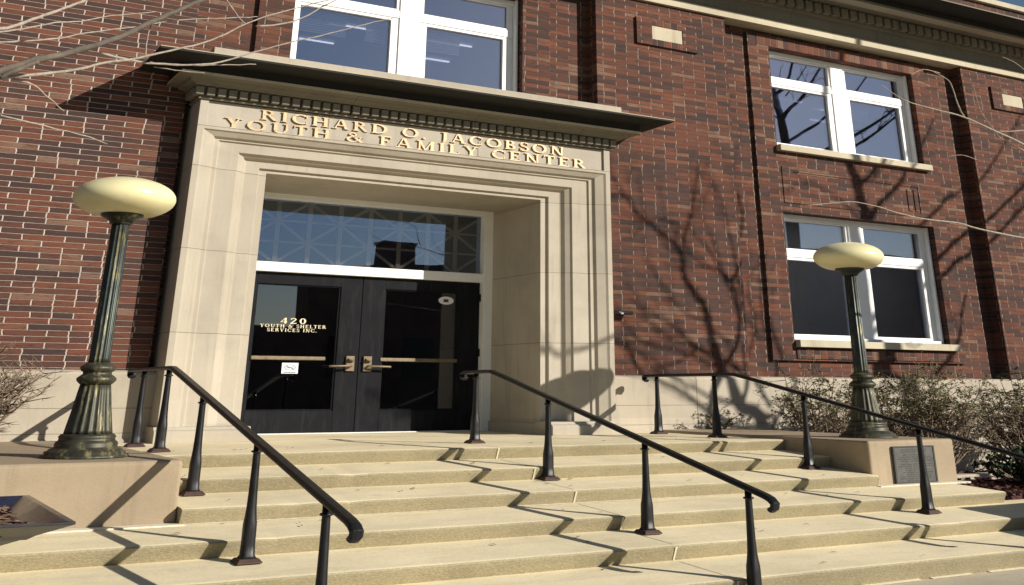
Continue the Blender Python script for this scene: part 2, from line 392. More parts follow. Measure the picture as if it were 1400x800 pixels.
# ------------------------------------------------------------------ lettering: serif capitals drawn as strokes
def glyphs():
    G = {}
    TV, TH, SE = 0.17, 0.095, 0.07
    def bar(x0, y0, x1, y1, t):
        d = Vector((x1-x0, y1-y0)); n = Vector((-d.y, d.x)).normalized()*t/2
        return [(x0+n.x, y0+n.y), (x1+n.x, y1+n.y), (x1-n.x, y1-n.y), (x0-n.x, y0-n.y)]
    def rect(x0, y0, x1, y1): return [(x0, y0), (x1, y0), (x1, y1), (x0, y1)]
    def slant(x0, x1, t):   # parallelogram leg from (x0, 0) to (x1, 1)
        return [(x0-t/2, 0), (x0+t/2, 0), (x1+t/2, 1), (x1-t/2, 1)]
    def arc(cx, cy, rx, ry, a0, a1, tv=TV, th=TH, n=14):
        q = []
        for i in range(n):
            a, b = radians(a0+(a1-a0)*i/n), radians(a0+(a1-a0)*(i+1)/n)
            q.append([(cx+rx*cos(a), cy+ry*sin(a)), (cx+rx*cos(b), cy+ry*sin(b)), (cx+(rx-tv)*cos(b), cy+(ry-th)*sin(b)), (cx+(rx-tv)*cos(a), cy+(ry-th)*sin(a))])
        return q
    def stem(x): return [rect(x-TV/2, 0, x+TV/2, 1), rect(x-0.16, 0, x+0.16, SE), rect(x-0.16, 1-SE, x+0.16, 1)]
    def serif(x, y): return [rect(x-0.14, y, x+0.14, y+SE)]
    G['I'] = (0.36, stem(0.18))
    G['H'] = (0.92, stem(0.18)+stem(0.74)+[rect(0.18, 0.47, 0.74, 0.47+TH)])
    G['R'] = (0.84, stem(0.18)+arc(0.30, 0.74, 0.36, 0.26, -90, 90)+[rect(0.18, 1-TH, 0.32, 1), rect(0.18, 0.48, 0.32, 0.48+TH), [(0.34, 0.50), (0.50, 0.50), (0.84, 0), (0.66, 0)]])
    G['B'] = (0.76, stem(0.18)+arc(0.30, 0.755, 0.33, 0.245, -90, 90)+arc(0.30, 0.27, 0.40, 0.27, -90, 90)+[rect(0.18, 1-TH, 0.32, 1), rect(0.18, 0.50, 0.32, 0.50+TH), rect(0.18, 0, 0.32, TH)])
    G['D'] = (0.94, stem(0.18)+arc(0.36, 0.5, 0.52, 0.5, -90, 90)+[rect(0.18, 1-TH, 0.38, 1), rect(0.18, 0, 0.38, TH)])
    G['C'] = (0.86, arc(0.48, 0.5, 0.46, 0.5, 48, 312)+[rect(0.755, 0.68, 0.80, 0.96), rect(0.755, 0.06, 0.80, 0.30)])
    G['O'] = (0.98, arc(0.49, 0.5, 0.47, 0.5, 0, 360, n=26))
    G['A'] = (0.92, [slant(0.14, 0.42, 0.07), slant(0.76, 0.48, 0.15), rect(0.24, 0.30, 0.70, 0.30+TH)]+serif(0.14, 0)+serif(0.77, 0))
    G['J'] = (0.46, [rect(0.22, 0.12, 0.22+TV, 1), rect(0.13, 1-SE, 0.46, 1)]+arc(0.17, 0.13, 0.20, 0.33, -90, 0)+arc(0.17, -0.13, 0.10, 0.07, 60, 200, 0.07, 0.05))
    G['S'] = (0.62, arc(0.31, 0.735, 0.27, 0.265, 40, 265, 0.12, TH)+arc(0.31, 0.265, 0.29, 0.275, -140, 90, 0.12, TH)+[rect(0.50, 0.72, 0.545, 0.96), rect(0.05, 0.04, 0.095, 0.30)])
    G['N'] = (0.96, [rect(0.15, 0, 0.15+TH, 1), rect(0.74, 0, 0.74+TH, 1), [(0.10, 1), (0.28, 1), (0.80, 0), (0.66, 0)]]+serif(0.18, 0)+serif(0.77, 1-SE)+[rect(0.02, 1-SE, 0.2, 1)])
    G['Y'] = (0.86, [rect(0.36, 0, 0.36+TV, 0.48), [(0.08, 1), (0.25, 1), (0.51, 0.44), (0.36, 0.44)], [(0.68, 1), (0.75, 1), (0.51, 0.44), (0.42, 0.44)]]+serif(0.435, 0)+serif(0.15, 1-SE)+serif(0.72, 1-SE))
    G['U'] = (0.90, [rect(0.14, 0.3, 0.14+TV, 1), rect(0.72, 0.3, 0.72+TH, 1)]+arc(0.4625, 0.32, 0.3225, 0.32, 180, 360, 0.12, TH)+serif(0.21, 1-SE)+serif(0.75, 1-SE))
    G['T'] = (0.78, [rect(0.315, 0, 0.315+TV, 1), rect(0.04, 1-TH, 0.74, 1), rect(0.04, 0.76, 0.085, 1), rect(0.695, 0.76, 0.74, 1)]+serif(0.39, 0))
    G['F'] = (0.68, stem(0.18)+[rect(0.18, 1-TH, 0.62, 1), rect(0.58, 0.76, 0.62, 1), rect(0.18, 0.49, 0.48, 0.49+TH), rect(0.44, 0.40, 0.48, 0.64)])
    G['E'] = (0.74, stem(0.18)+[rect(0.18, 1-TH, 0.64, 1), rect(0.60, 0.76, 0.64, 1), rect(0.18, 0.49, 0.50, 0.49+TH), rect(0.46, 0.40, 0.50, 0.64), rect(0.18, 0, 0.67, TH), rect(0.63, 0, 0.67, 0.25)])
    G['L'] = (0.68, stem(0.18)+[rect(0.18, 0, 0.62, TH), rect(0.58, 0, 0.62, 0.27)])
    G['M'] = (1.10, [rect(0.17, 0, 0.17+TH, 1), rect(0.84, 0, 0.84+TV, 1), [(0.12, 1), (0.28, 1), (0.58, 0), (0.50, 0)], [(0.86, 1), (0.94, 1), (0.58, 0), (0.50, 0)]]+serif(0.20, 0)+serif(0.915, 0)+[rect(0.05, 1-SE, 0.22, 1), rect(0.88, 1-SE, 1.06, 1)])
    G['V'] = (0.86, [slant(0.42, 0.15, 0.15), slant(0.46, 0.72, 0.07)]+serif(0.15, 1-SE)+serif(0.72, 1-SE))
    G['&'] = (0.98, arc(0.36, 0.77, 0.20, 0.23, 0, 360, 0.08, TH)+arc(0.36, 0.28, 0.32, 0.29, 60, 330, 0.12, TH)+[[(0.20, 0.72), (0.36, 0.72), (0.92, 0), (0.74, 0)], bar(0.62, 0.12, 0.82, 0.54, 0.07), rect(0.70, 0.50, 0.95, 0.55)])
    G['.'] = (0.26, [rect(0.06, 0, 0.20, 0.14)])
    G[' '] = (0.40, [])
    G['4'] = (0.66, [rect(0.38, 0, 0.38+TV, 1), rect(0.03, 0.24, 0.63, 0.24+0.08), bar(0.07, 0.27, 0.44, 0.97, 0.07)])
    G['2'] = (0.62, arc(0.30, 0.71, 0.27, 0.29, -5, 175, 0.13, TH)+[[(0.42, 0.70), (0.57, 0.70), (0.20, 0.10), (0.03, 0.05)], rect(0.03, 0, 0.58, 0.12), rect(0.54, 0, 0.58, 0.22)])
    G['0'] = (0.66, arc(0.32, 0.5, 0.29, 0.5, 0, 360, n=24))
    return G
GL = glyphs()
def lettering(mb, text, x0, x1, z0, h, y, depth, gap=0.20):
    """raised lettering on a face looking to -Y, fitted between x0 and x1"""
    wd = sum(GL[c][0]+gap for c in text)-gap
    sx = (x1-x0)/wd; cx = x0; i = 0
    for c in text:
        for poly in GL[c][1]:
            d = depth*(1+0.06*(i % 7)); i += 1
            n = len(poly)
            fr = [(cx+a*sx, y-d, z0+b*h) for a, b in poly]; bk = [(cx+a*sx, y, z0+b*h) for a, b in poly]
            mb.loft([bk, fr])
        cx += (GL[c][0]+gap)*sx

# ------------------------------------------------------------------ ground
g = MB(); g.box(-60, 120, -70, 60, -1.20, -0.96); tag(g.build('ground', M['farground']), kind='structure')
g = MB(); g.box(-14, 40, -6, 14.4, -0.955, -0.934); tag(g.build('pavement', M['ground']), kind='structure')

# ------------------------------------------------------------------ building
B = thing('brick_building', (6.4, 14.5, 0), 'two storey dark red brick building with limestone entrance and cornice', 'building')
YW, YR, YP = 14.50, 14.77, 14.70
ZB, ZT = 0.765, 6.755
wb = MB()
def wall_open(x0, x1, y, z0, z1, holes, back=15.30):
    """wall with rectangular openings, holes sorted by x then z: (hx0, hx1, [(hz0, hz1), ...])"""
    cx = x0
    for hx0, hx1, zs in holes:
        wb.box(cx, hx0, y, back, z0, z1)
        cz = z0
        for a, b in zs:
            if a > cz: wb.box(hx0, hx1, y, back, cz, a)
            cz = b
        if z1 > cz: wb.box(hx0, hx1, y, back, cz, z1)
        cx = hx1
    wb.box(cx, x1, y, back, z0, z1)
WC = 15.62                                   # axis of the right bay
W1, W2, W0 = (4.62, 6.46), (1.345, 3.445), (4.50, 6.46)
XA, XB = WC-1.86, WC+1.99                    # window opening
CA, CB = 6.50-1.92, 6.50+1.92
wb.box(-16, 3.17, YW, 15.30, ZB, ZT)
wb.box(9.73, 12.55, YW, 15.30, ZB, ZT)
wb.box(18.90, 22.2, YW, 15.30, ZB, ZT)
# recesses
wall_open(3.17, 9.73, YR, 3.45, ZT, [(CA, CB, [W0])])
wb.box(3.17, 4.0, YR, 15.30, ZB, 3.449); wb.box(8.9, 9.73, YR, 15.30, ZB, 3.449)
wall_open(12.55, 18.90, YR, ZB, ZT, [(XA, XB, [W2, W1])])
wall_open(22.2, 40, YR, ZB, ZT, [(23.4, 27.1, [W2, W1])])
# slightly proud brick field around the windows
def field(x0, x1, a, b, z0, z1, zs):
    for p, q in ((x0, a), (b, x1)): wb.box(p, q, YP, YR-0.001, z0, z1)
    cz = z0
    for s, e in zs:
        if s > cz: wb.box(a, b, YP, YR-0.001, cz, s)
        cz = e
    if z1 > cz+0.01: wb.box(a, b, YP, YR-0.001, cz, z1)
field(13.25, WC*2-13.25, XA, XB, 1.02, 6.68, [W2, W1])
field(4.06, 13-4.06, CA, CB, 4.5, 6.68, [W0])
# parapet, roof and back
wb.box(-16, 40, 14.55, 14.95, 7.57, 8.38)
wb.box(-16, 40, 23.0, 23.4, -0.9, 8.3)
wb.box(-16, -15.6, 15.31, 22.99, -0.9, 8.3)
wb.box(39.6, 40, 15.31, 22.99, -0.9, 8.3)
# decorated panel between the two windows of the bay
for a, b, c, d in ((XA+0.05, XB-0.05, 4.16, 4.24), (XA+0.05, XB-0.05, 3.60, 3.66), (XA+0.05, XA+0.30, 3.661, 4.159), (XB-0.30, XB-0.05, 3.661, 4.159)):
    wb.box(a, b, YP-0.016, YP+0.01, c, d)
for a in (XB-0.62, XB-0.44): wb.box(a, a+0.10, YP-0.018, YP+0.01, 3.70, 4.10)
# brick frames around the small stone squares
SQ = []
for cx in (11.20, 20.40):
    hx, hz = 0.66, 0.235; ix, iz = 0.335, 0.125; cz = 6.21
    wb.box(cx-hx, cx-ix, YW-0.05, YW+0.01, cz-hz, cz+hz); wb.box(cx+ix, cx+hx, YW-0.05, YW+0.01, cz-hz, cz+hz)
    SQ.append((cx, cz, ix, iz, hz))
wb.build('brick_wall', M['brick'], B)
for q_ in [(cx-ix, cx+ix, YW-0.048, YW+0.01, cz+iz, cz+hz) for cx, cz, ix, iz, hz in SQ]+[(cx-ix, cx+ix, YW-0.048, YW+0.01, cz-hz, cz-iz) for cx, cz, ix, iz, hz in SQ]+[
        (XA-0.3, XB+0.25, YP-0.006, YP+0.02, 6.464, 6.665), (XA+0.02, XB+0.02, YP-0.02, YP+0.02, 1.05, 1.205), (CA-0.3, CB+0.3, YP-0.006, YP+0.02, 6.464, 6.665)]:
    sb = MB(); sb.box(*q_); sb.build('soldier_course', M['soldier'], B)
for cx, cz, ix, iz, hz in SQ:
    s = MB(); s.box(cx-ix+0.003, cx+ix-0.003, YW-0.035, YW+0.01, cz-iz+0.002, cz+iz-0.002); s.build('stone_block', M['lightstone'], B, 0.006)
# base course
bc = MB()
for x0, x1 in ((-16, 3.30), (9.60, 40)):
    pr = [(14.40, -0.95), (14.40, 0.02), (14.43, 0.05), (14.43, 0.72), (14.445, 0.745), (14.49, ZB-0.001), (15.30, ZB-0.001), (15.30, -0.95)]
    bc.loft([[(x0, y, z) for y, z in pr], [(x1, y, z) for y, z in pr]])
bc.build('base_course', M['base'], B)
# roof
r = MB(); r.box(-15.9, 39.9, 14.95, 23.0, 7.40, 7.55); r.build('roof', M['farground'], B)
c = MB(); c.box(-16, 40, 14.46, 15.05, 8.38, 8.50); c.build('coping', M['lightstone'], B, 0.01)
# main cornice
def run(mb, prof, x0, x1, mis=None):
    for i in range(len(prof)-1):
        (y0, z0), (y1, z1) = prof[i], prof[i+1]
        mb.add([(x0, y0, z0), (x1, y0, z0), (x1, y1, z1), (x0, y1, z1)], [(0, 1, 2, 3)], mis[i] if mis else 0)
cn = MB()
P = [(14.78, 6.757), (14.43, 6.757), (14.43, 6.885), (14.47, 6.90), (14.47, 7.12), (14.42, 7.14), (14.40, 7.16), (14.36, 7.165), (14.36, 7.385), (14.22, 7.39), (14.16, 7.40), (14.12, 7.41),
     (13.80, 7.40), (13.77, 7.355), (13.75, 7.35), (13.75, 7.395), (13.73, 7.40), (13.725, 7.50), (13.24, 7.505), (13.21, 7.507), (13.20, 7.51), (13.20, 7.535), (14.0, 7.57), (14.6, 7.575)]
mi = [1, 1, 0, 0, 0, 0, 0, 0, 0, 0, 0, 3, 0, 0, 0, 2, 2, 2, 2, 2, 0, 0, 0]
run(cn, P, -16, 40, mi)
cn.build('cornice', [M['corn'], M['lightstone'], M['soot_shade'], M['stone']], B)
dn = MB()
x = 9.0
while x < 24:
    dn.box(x, x+0.175, 14.25, 14.362, 7.18, 7.365); x += 0.235
dn.build('dentil_band', M['corn'], B, 0.012)

# windows
def window(x0, x1, z0, z1, zt, yf, panes_mat, back_mat, blinds=True, lights=True, depth=6.5):
    f = MB(); D = 0.16
    xm = (x0+x1)/2; mw = 0.17
    yg = yf+0.16
    f.box(x0, x0+0.04, yf, yf+0.28, z0, z1); f.box(x1-0.04, x1, yf, yf+0.28, z0, z1)
    f.box(x0+0.04, x1-0.04, yf+0.07, yf+0.279, z1-0.085, z1); f.box(x0+0.04, x1-0.04, yf+0.001, yf+0.279, z0, z0+0.05)
    f.box(xm-mw, xm+mw, yf+0.085, yf+0.275, z0+0.051, z1-0.086)
    f.box(x0+0.041, xm-mw-0.001, yf+0.095, yf+0.27, zt-0.05, zt+0.075); f.box(xm+mw+0.001, x1-0.041, yf+0.095, yf+0.27, zt-0.05, zt+0.075)
    fo = f.build('window', M['white'], B, 0.008)
    for sd, a, b in ((0, x0+0.041, xm-mw-0.002), (1, xm+mw+0.002, x1-0.041)):
        for c, d, e in ((z0+0.052, zt-0.052, 1), (zt+0.077, z1-0.087, 0)):
            s = MB(); wsx, wsz = (0.13+0.05*sd, 0.045) if e else (0.05+0.05*sd, 0.022)
            y0, y1 = yg-0.05, yg+0.05
            s.box(a, a+wsx*0.75, y0, y1, c, d); s.box(b-wsx, b, y0, y1, c, d)
            s.box(a+wsx*0.75, b-wsx, y0+0.001, y1-0.001, c, c+wsz); s.box(a+wsx*0.75, b-wsx, y0+0.001, y1-0.001, d-wsz, d)
            s.build('sash', M['white'], fo, 0.004)
            p = MB(); p.box(a+wsx*0.75, b-wsx, yg, yg+0.012, c+wsz, d-wsz); p.build('pane', panes_mat, fo)
    # room behind
    rm = MB(); rx0, rx1, rz0, rz1, ry = x0-1.6, x1+6.0, z0-0.35, z1+0.25, yf+depth; yb = yf+0.50
    rm.add([(rx0, yb, rz0), (rx1, yb, rz0), (rx1, ry, rz0), (rx0, ry, rz0), (rx0, yb, rz1), (rx1, yb, rz1), (rx1, ry, rz1), (rx0, ry, rz1)],
           [(0, 1, 2, 3), (4, 5, 6, 7), (1, 2, 6, 5), (2, 3, 7, 6), (3, 0, 4, 7)])
    rm.build('room', back_mat, fo)
    if blinds:
        zc = zt-0.10
        for (a, b) in ((x0+0.2, x0+0.95), (xm-0.62, xm-0.28), (xm+0.30, xm+1.0)):
            bl = MB()
            for i in range(9): bl.box(a, b, yf+0.33, yf+0.345, zc-0.035-i*0.036, zc-0.010-i*0.036)
            bl.build('blind', M['blind'], fo)
    if lights == 'glow':
        lt = MB(); lt.box(x0-0.8, x1+1.5, yf+0.6, yf+1.1, rz1-0.05, rz1-0.03); lt.build('ceiling_lamp_or_fill', M['panel'], fo)  # added fill panel, hidden above the window head to brighten the dark room
    elif lights:
        sh = 3.0 if x0 > 10 else 1.4
        for (a, b, c) in ((0.35, 1.2, 3.4), (0.2, 0.9, 4.6), (1.75, 2.3, 3.7), (2.35, 3.3, 3.4), (2.6, 3.4, 4.6)):
            lt = MB(); lt.box(x0+a+sh, x0+b+sh, yf+c, yf+c+0.05, rz1-0.05, rz1-0.03); lt.build('ceiling_lamp_or_fill', M['tube'], fo)
    return fo
YF = 14.82
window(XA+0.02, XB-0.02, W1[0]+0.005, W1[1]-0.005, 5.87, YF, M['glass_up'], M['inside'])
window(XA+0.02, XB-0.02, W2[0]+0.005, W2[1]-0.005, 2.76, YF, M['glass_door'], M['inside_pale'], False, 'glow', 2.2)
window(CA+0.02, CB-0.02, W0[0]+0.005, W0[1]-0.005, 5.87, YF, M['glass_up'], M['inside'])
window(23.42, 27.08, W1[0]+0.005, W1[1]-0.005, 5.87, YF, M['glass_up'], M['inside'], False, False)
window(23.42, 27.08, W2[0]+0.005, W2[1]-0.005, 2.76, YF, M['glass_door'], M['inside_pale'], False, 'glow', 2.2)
for x0, x1, z in ((XA-0.02, XB+0.10, W1[0]), (XA+0.02, XB+0.16, W2[0])):
    s = MB(); s.box(x0, x1, 14.585, 14.85, z-0.115, z-0.006); s.build('window_sill', M['lightstone'], B, 0.006)
s = MB(); s.box(3.40, 10.04, 14.27, 14.90, 4.455, 4.75); s.build('window_sill', M['base'], B, 0.01)

# ------------------------------------------------------------------ entrance surround
XL, XR, ZO = 4.32, 8.57, 3.175
prof = [(0, 14.38), (0.10, 14.38), (0.115, 14.335), (0.30, 14.33), (0.325, 14.32), (0.36, 14.27), (0.43, 14.23), (0.45, 14.20), (0.715, 14.195), (0.735, 14.165), (0.785, 14.165), (0.82, 14.12), (0.95, 14.075), (0.98, 14.05), (1.06, 14.05)]
su = MB()
rings = []
for dx, y in [(0, 15.86)]+prof+[(1.06, 14.72)]:
    dz = dx*0.44
    rings.append([(XL-dx, y, 0), (XL-dx, y, ZO+dz), (XR+dx, y, ZO+dz), (XR+dx, y, 0)])
su.loft(rings, closed=False, caps=False)
# frieze with its plain end strips and ledge
zf0, zf1 = ZO+1.06*0.44, 3.975
su.box(XL-1.06, XR+1.06, 14.085, 14.72, zf0+0.001, zf1, 1)
su.box(XL-1.06, XL-0.95, 14.05, 14.0845, zf0+0.002, zf1, 1); su.box(XR+0.95, XR+1.06, 14.05, 14.0845, zf0+0.002, zf1, 1)
su.box(XL-0.949, XR+0.949, 14.052, 14.0845, zf0+0.003, zf0+0.010, 1)
# plinth blocks at the foot
for x0, x1 in ((XL-1.10, XL+0.035), (XR-0.035, XR+1.10)):
    pr = [(13.985, 0), (13.985, 0.105), (14.0, 0.125), (14.03, 0.135), (14.05, 0.165), (14.46, 0.166), (14.46, 0)]
    su.loft([[(x0, y, z) for y, z in pr], [(x1, y, z) for y, z in pr]])
su.box(XR-0.03, XR+0.3, 14.461, 15.86, 0, 0.14); su.box(XL-0.3, XL+0.03, 14.461, 15.86, 0, 0.14)
sur = su.build('entrance_surround', [M['stone'], M['frieze']], B, 0.006)
for txt in (0, 1):
  lt = MB()
  if txt == 0: lettering(lt, 'RICHARD O. JACOBSON', 4.07, 8.80, 3.808, 0.128, 14.084, 0.022)
  if txt: lettering(lt, 'YOUTH & FAMILY CENTER', 3.60, 9.19, 3.652, 0.128, 14.084, 0.022)
  lt.build('lettering', M['gold'], sur)
# canopy over the entrance
ca = MB()
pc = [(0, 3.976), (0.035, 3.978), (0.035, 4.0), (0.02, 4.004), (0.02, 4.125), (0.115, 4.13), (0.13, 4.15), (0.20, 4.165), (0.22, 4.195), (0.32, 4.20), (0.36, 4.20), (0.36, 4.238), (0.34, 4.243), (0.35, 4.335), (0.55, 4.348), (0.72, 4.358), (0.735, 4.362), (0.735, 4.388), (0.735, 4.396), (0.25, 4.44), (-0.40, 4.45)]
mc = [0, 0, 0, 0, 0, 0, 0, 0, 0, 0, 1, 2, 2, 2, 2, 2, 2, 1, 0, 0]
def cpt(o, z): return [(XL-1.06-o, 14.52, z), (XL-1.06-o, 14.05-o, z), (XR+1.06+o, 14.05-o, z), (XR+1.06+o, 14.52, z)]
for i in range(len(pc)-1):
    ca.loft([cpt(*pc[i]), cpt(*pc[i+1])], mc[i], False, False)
can = ca.build('canopy', [M['corn'], M['lightstone'], M['soot_shade']], B)
dn = MB()
n = 46; x0, x1 = XL-1.06-0.10, XR+1.06+0.10; st = (x1-x0)/n
for i in range(n): dn.box(x0+i*st, x0+i*st+st*0.74, 13.945, 14.028, 4.012, 4.118)
for k in range(3):
    for a, b in ((XL-1.06-0.115, XL-1.06-0.022), (XR+1.06+0.022, XR+1.06+0.115)): dn.box(a, b, 14.06+k*0.14, 14.155+k*0.14, 4.012, 4.118)
dn.build('dentils', M['corn'], can, 0.010)

# ------------------------------------------------------------------ doors
DX0, DXM, DX1, YD = 4.48, 6.446, 8.412, 15.98
df = MB()
df.box(XL-0.1, DX0-0.004, 15.86, 16.14, 0, ZO+0.1); df.box(DX1+0.004, XR+0.1, 15.86, 16.14, 0, ZO+0.1)
df.box(DX0-0.003, DX1+0.003, 15.861, 16.139, 3.105, ZO+0.1); df.box(DX0-0.003, DX1+0.003, 15.90, 16.139, 2.095, 2.225)
df.box(DX0-0.003, DX1+0.003, 15.90, 16.10, 0.0, 0.012)
fr = df.build('door_frame', M['white'], B, 0.008)
tp = MB(); tp.box(DX0, DX1, 16.0, 16.012, 2.226, 3.104); tp.build('transom_pane', M['glass_transom'], fr)
gr = MB()
def gbar(xa, za, xb, zb, w_=0.05, t=0.0):
    d = Vector((xb-xa, zb-za)); nn = Vector((-d.y, d.x)).normalized()
    # bars are wider across than they are tall, like the building's joinery
    hx = nn.x*w_*0.5*1.0; hz = nn.y*w_*0.5*0.55
    y0 = 16.016+t*0.5
    gr.loft([[(xa+hx, y0, za+hz), (xb+hx, y0, zb+hz), (xb-hx, y0, zb-hz), (xa-hx, y0, za-hz)], [(xa+hx, y0+0.014, za+hz), (xb+hx, y0+0.014, zb+hz), (xb-hx, y0+0.014, zb-hz), (xa-hx, y0+0.014, za-hz)]])
st = 0.485; x0 = DX0+0.10
for i in range(9):
    x = x0+i*st
    if x < DX1: gbar(x, 2.2, x, 3.12, 0.07)
zl, zm, zh = 2.23, 2.52, 2.82
for k, z in enumerate((zm, zh)): gbar(DX0, z, DX1, z, 0.05, 0.031)
for i in range(-1, 9):
    xa, xb = x0+i*st, x0+(i+1)*st
    if xa < DX0-0.5 or xb > DX1+0.5: continue
    e = i % 2
    gbar(xa, zl if e else zm, xb, zm if e else zl, 0.06, 0.062)
    gbar(xa, zh if e else zm, xb, zm if e else zh, 0.06, 0.062)
    gbar(xa, zh if e else 3.1, xb, 3.1 if e else zh, 0.06, 0.062)
gr.build('transom_grille', M['tanbar'], fr)
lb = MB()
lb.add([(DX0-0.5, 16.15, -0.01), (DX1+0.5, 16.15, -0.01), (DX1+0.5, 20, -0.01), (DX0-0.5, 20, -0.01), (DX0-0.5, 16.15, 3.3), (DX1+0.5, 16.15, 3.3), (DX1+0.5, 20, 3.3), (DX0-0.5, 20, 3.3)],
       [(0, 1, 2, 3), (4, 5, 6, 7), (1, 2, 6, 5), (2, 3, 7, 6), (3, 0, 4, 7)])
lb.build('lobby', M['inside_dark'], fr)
def door(xa, xb, side):
    d = MB(); h0, h1 = 0.014, 2.09
    gl0, gl1 = (xa+0.36, xb-0.335) if side < 0 else (xa+0.36, xb-0.37)
    d.box(xa, gl0, YD, YD+0.09, h0, h1); d.box(gl1, xb, YD, YD+0.09, h0, h1)
    d.box(gl0, gl1, YD+0.0005, YD+0.0895, h0, 0.29); d.box(gl0, gl1, YD+0.0005, YD+0.0895, 1.935, h1)
    # beading round the glass
    for a, b, c, e in ((gl0, gl1, 0.29, 0.305), (gl0, gl1, 1.92, 1.935), (gl0, gl0+0.025, 0.306, 1.919), (gl1-0.025, gl1, 0.306, 1.919)):
        d.box(a, b, YD+0.02, YD+0.06, c, e)
    do = d.build('door', M['door'], B, 0.006)
    g_ = MB(); g_.box(gl0+0.02, gl1-0.02, YD+0.04, YD+0.05, 0.30, 1.925); g_.build('glass', M['glass_door'], do)
    pb = MB(); pb.box(gl0+0.01 if side < 0 else gl0-0.03, gl1-0.17 if side < 0 else gl1, YD-0.02, YD+0.025, 0.935, 0.985); pb.build('push_bar', M['brass'], do, 0.01)
    hx = xb-0.13 if side < 0 else xa+0.13
    hp = MB(); hp.box(hx-0.065, hx+0.065, YD-0.035, YD+0.001, 0.80, 1.0)
    hp.lathe([(0.045, 0), (0.045, 0.02)], (hx, YD-0.06, 0.935), 16); hp.box(hx-0.04, hx+0.04, YD-0.07, YD-0.034, 0.92, 0.97)
    s = -1 if side < 0 else 1
    hp.tube([(hx, YD-0.03, 0.865), (hx, YD-0.09, 0.865), (hx+s*0.06, YD-0.115, 0.867), (hx+s*0.32, YD-0.115, 0.862), (hx+s*0.34, YD-0.10, 0.86)], 0.016, 8)
    hp.build('handle', M['brass'], do, 0.006)
    if side > 0:
        hg = MB()
        for z in (1.87, 1.08, 0.2): hg.box(xb-0.012, xb+0.05, YD-0.04, YD-0.001, z-0.055, z+0.055)
        hg.build('hinge', M['black'], do, 0.004)
    return do, gl0, gl1
dl, gl0, gl1 = door(DX0, DXM-0.004, -1)
q = 15.98/15.5
def zz(z): return 0.594+(z-0.594)*q
for a in (('420', 5.08*q, 5.46*q, zz(1.388), 0.075), ('YOUTH & SHELTER', 4.80*q, 5.75*q, zz(1.336), 0.043), ('SERVICES INC.', 4.905*q, 5.617*q, zz(1.284), 0.043)):
    t = MB(); lettering(t, *a, YD+0.0395, 0.003); t.build('lettering', M['lettering'], dl)
# no-smoking notice on the left pane
nx0, nx1, nz0, nz1 = 5.163*q, 5.393*q, zz(0.757), zz(0.89)
s = MB(); s.box(nx0, nx1, YD+0.034, YD+0.0395, nz0, nz1)
cxn, czn = (nx0+nx1)/2, (nz0+nz1)/2+0.008
def ellipse_ring(mb, cx, cz, rx, rz, tx, tz, y, mi, n=28):
    o = [(cx+rx*cos(2*pi*i/n), y, cz+rz*sin(2*pi*i/n)) for i in range(n)]
    i_ = [(cx+(rx-tx)*cos(2*pi*i/n), y, cz+(rz-tz)*sin(2*pi*i/n)) for i in range(n)]
    mb.add(o+i_, [(i, (i+1) % n, n+(i+1) % n, n+i) for i in range(n)], mi)
ellipse_ring(s, cxn, czn, 0.082, 0.036, 0.012, 0.006, YD+0.0325, 1)
s.add([(cxn-0.062, YD+0.0322, czn+0.018), (cxn-0.048, YD+0.0322, czn+0.022), (cxn+0.062, YD+0.0322, czn-0.018), (cxn+0.048, YD+0.0322, czn-0.022)], [(0, 1, 2, 3)], 1)
s.box(cxn-0.045, cxn+0.045, YD+0.0315, YD+0.033, czn-0.004, czn+0.003, 1)
s.box(nx0+0.03, nx1-0.03, YD+0.0315, YD+0.0335, nz0+0.009, nz0+0.018, 1)
s.build('no_smoking_notice', [M['paper'], M['ink']], dl)
dr, gr0, gr1 = door(DXM+0.004, DX1, 1)
s = MB()
n = 28; cx, cz = 7.61*q, zz(1.777)
o = [(cx+0.13*cos(2*pi*i/n), YD+0.037, cz+0.058*sin(2*pi*i/n)) for i in range(n)]
s.add(o+[(cx, YD+0.036, cz)], [(i, (i+1) % n, n) for i in range(n)], 0)
s.box(cx-0.045, cx+0.04, YD+0.031, YD+0.0345, cz-0.024, cz+0.02, 1)
s.build('round_sticker', [M['paper'], M['maroon']], dr)

# ------------------------------------------------------------------ steps
RI, TR, Y0, UN, SL = 0.15565, 0.769, 11.638, 0.085, 0.036
def step(mb, k, x0, x1, yb):
    y, z = Y0-k*TR, -k*RI
    zb = z-RI
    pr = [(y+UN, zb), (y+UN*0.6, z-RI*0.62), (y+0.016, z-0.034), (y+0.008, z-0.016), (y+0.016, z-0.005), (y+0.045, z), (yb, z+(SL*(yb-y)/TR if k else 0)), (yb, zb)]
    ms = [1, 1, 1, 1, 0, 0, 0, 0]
    n = len(pr); rw = random.Random(40+k); m_ = int((x1-x0)/0.16); rings = []; wear = 0.0
    for i in range(m_+1):
        chip = rw.uniform(0.008, 0.022) if rw.random() < 0.05 else 0.0
        wear = 0.75*wear+rw.uniform(-0.003, 0.003); q_ = []
        for j_, (a_, b_) in enumerate(pr):
            f = (0, 0.4, 1, 1, 1, 0.5, 0, 0)[j_]
            q_.append((x0+(x1-x0)*i/m_, a_+f*(abs(wear)*0.8+chip*0.9), b_-f*(abs(wear)*0.5+chip*0.55)))
        rings.append(q_)
    for i in range(m_):
        for j_ in range(n):
            l_ = (j_+1) % n
            mb.add([rings[i][j_], rings[i][l_], rings[i+1][l_], rings[i+1][j_]], [(0, 1, 2, 3)], ms[j_], j_ in (1, 2, 3, 4))
    mb.add(rings[0], [tuple(range(n))], 1); mb.add(rings[-1], [tuple(range(n))], 1)
stp = thing('entrance_steps', (6.5, 11.6, -0.934), 'six broad tan concrete steps climbing to the black double doors', 'steps')
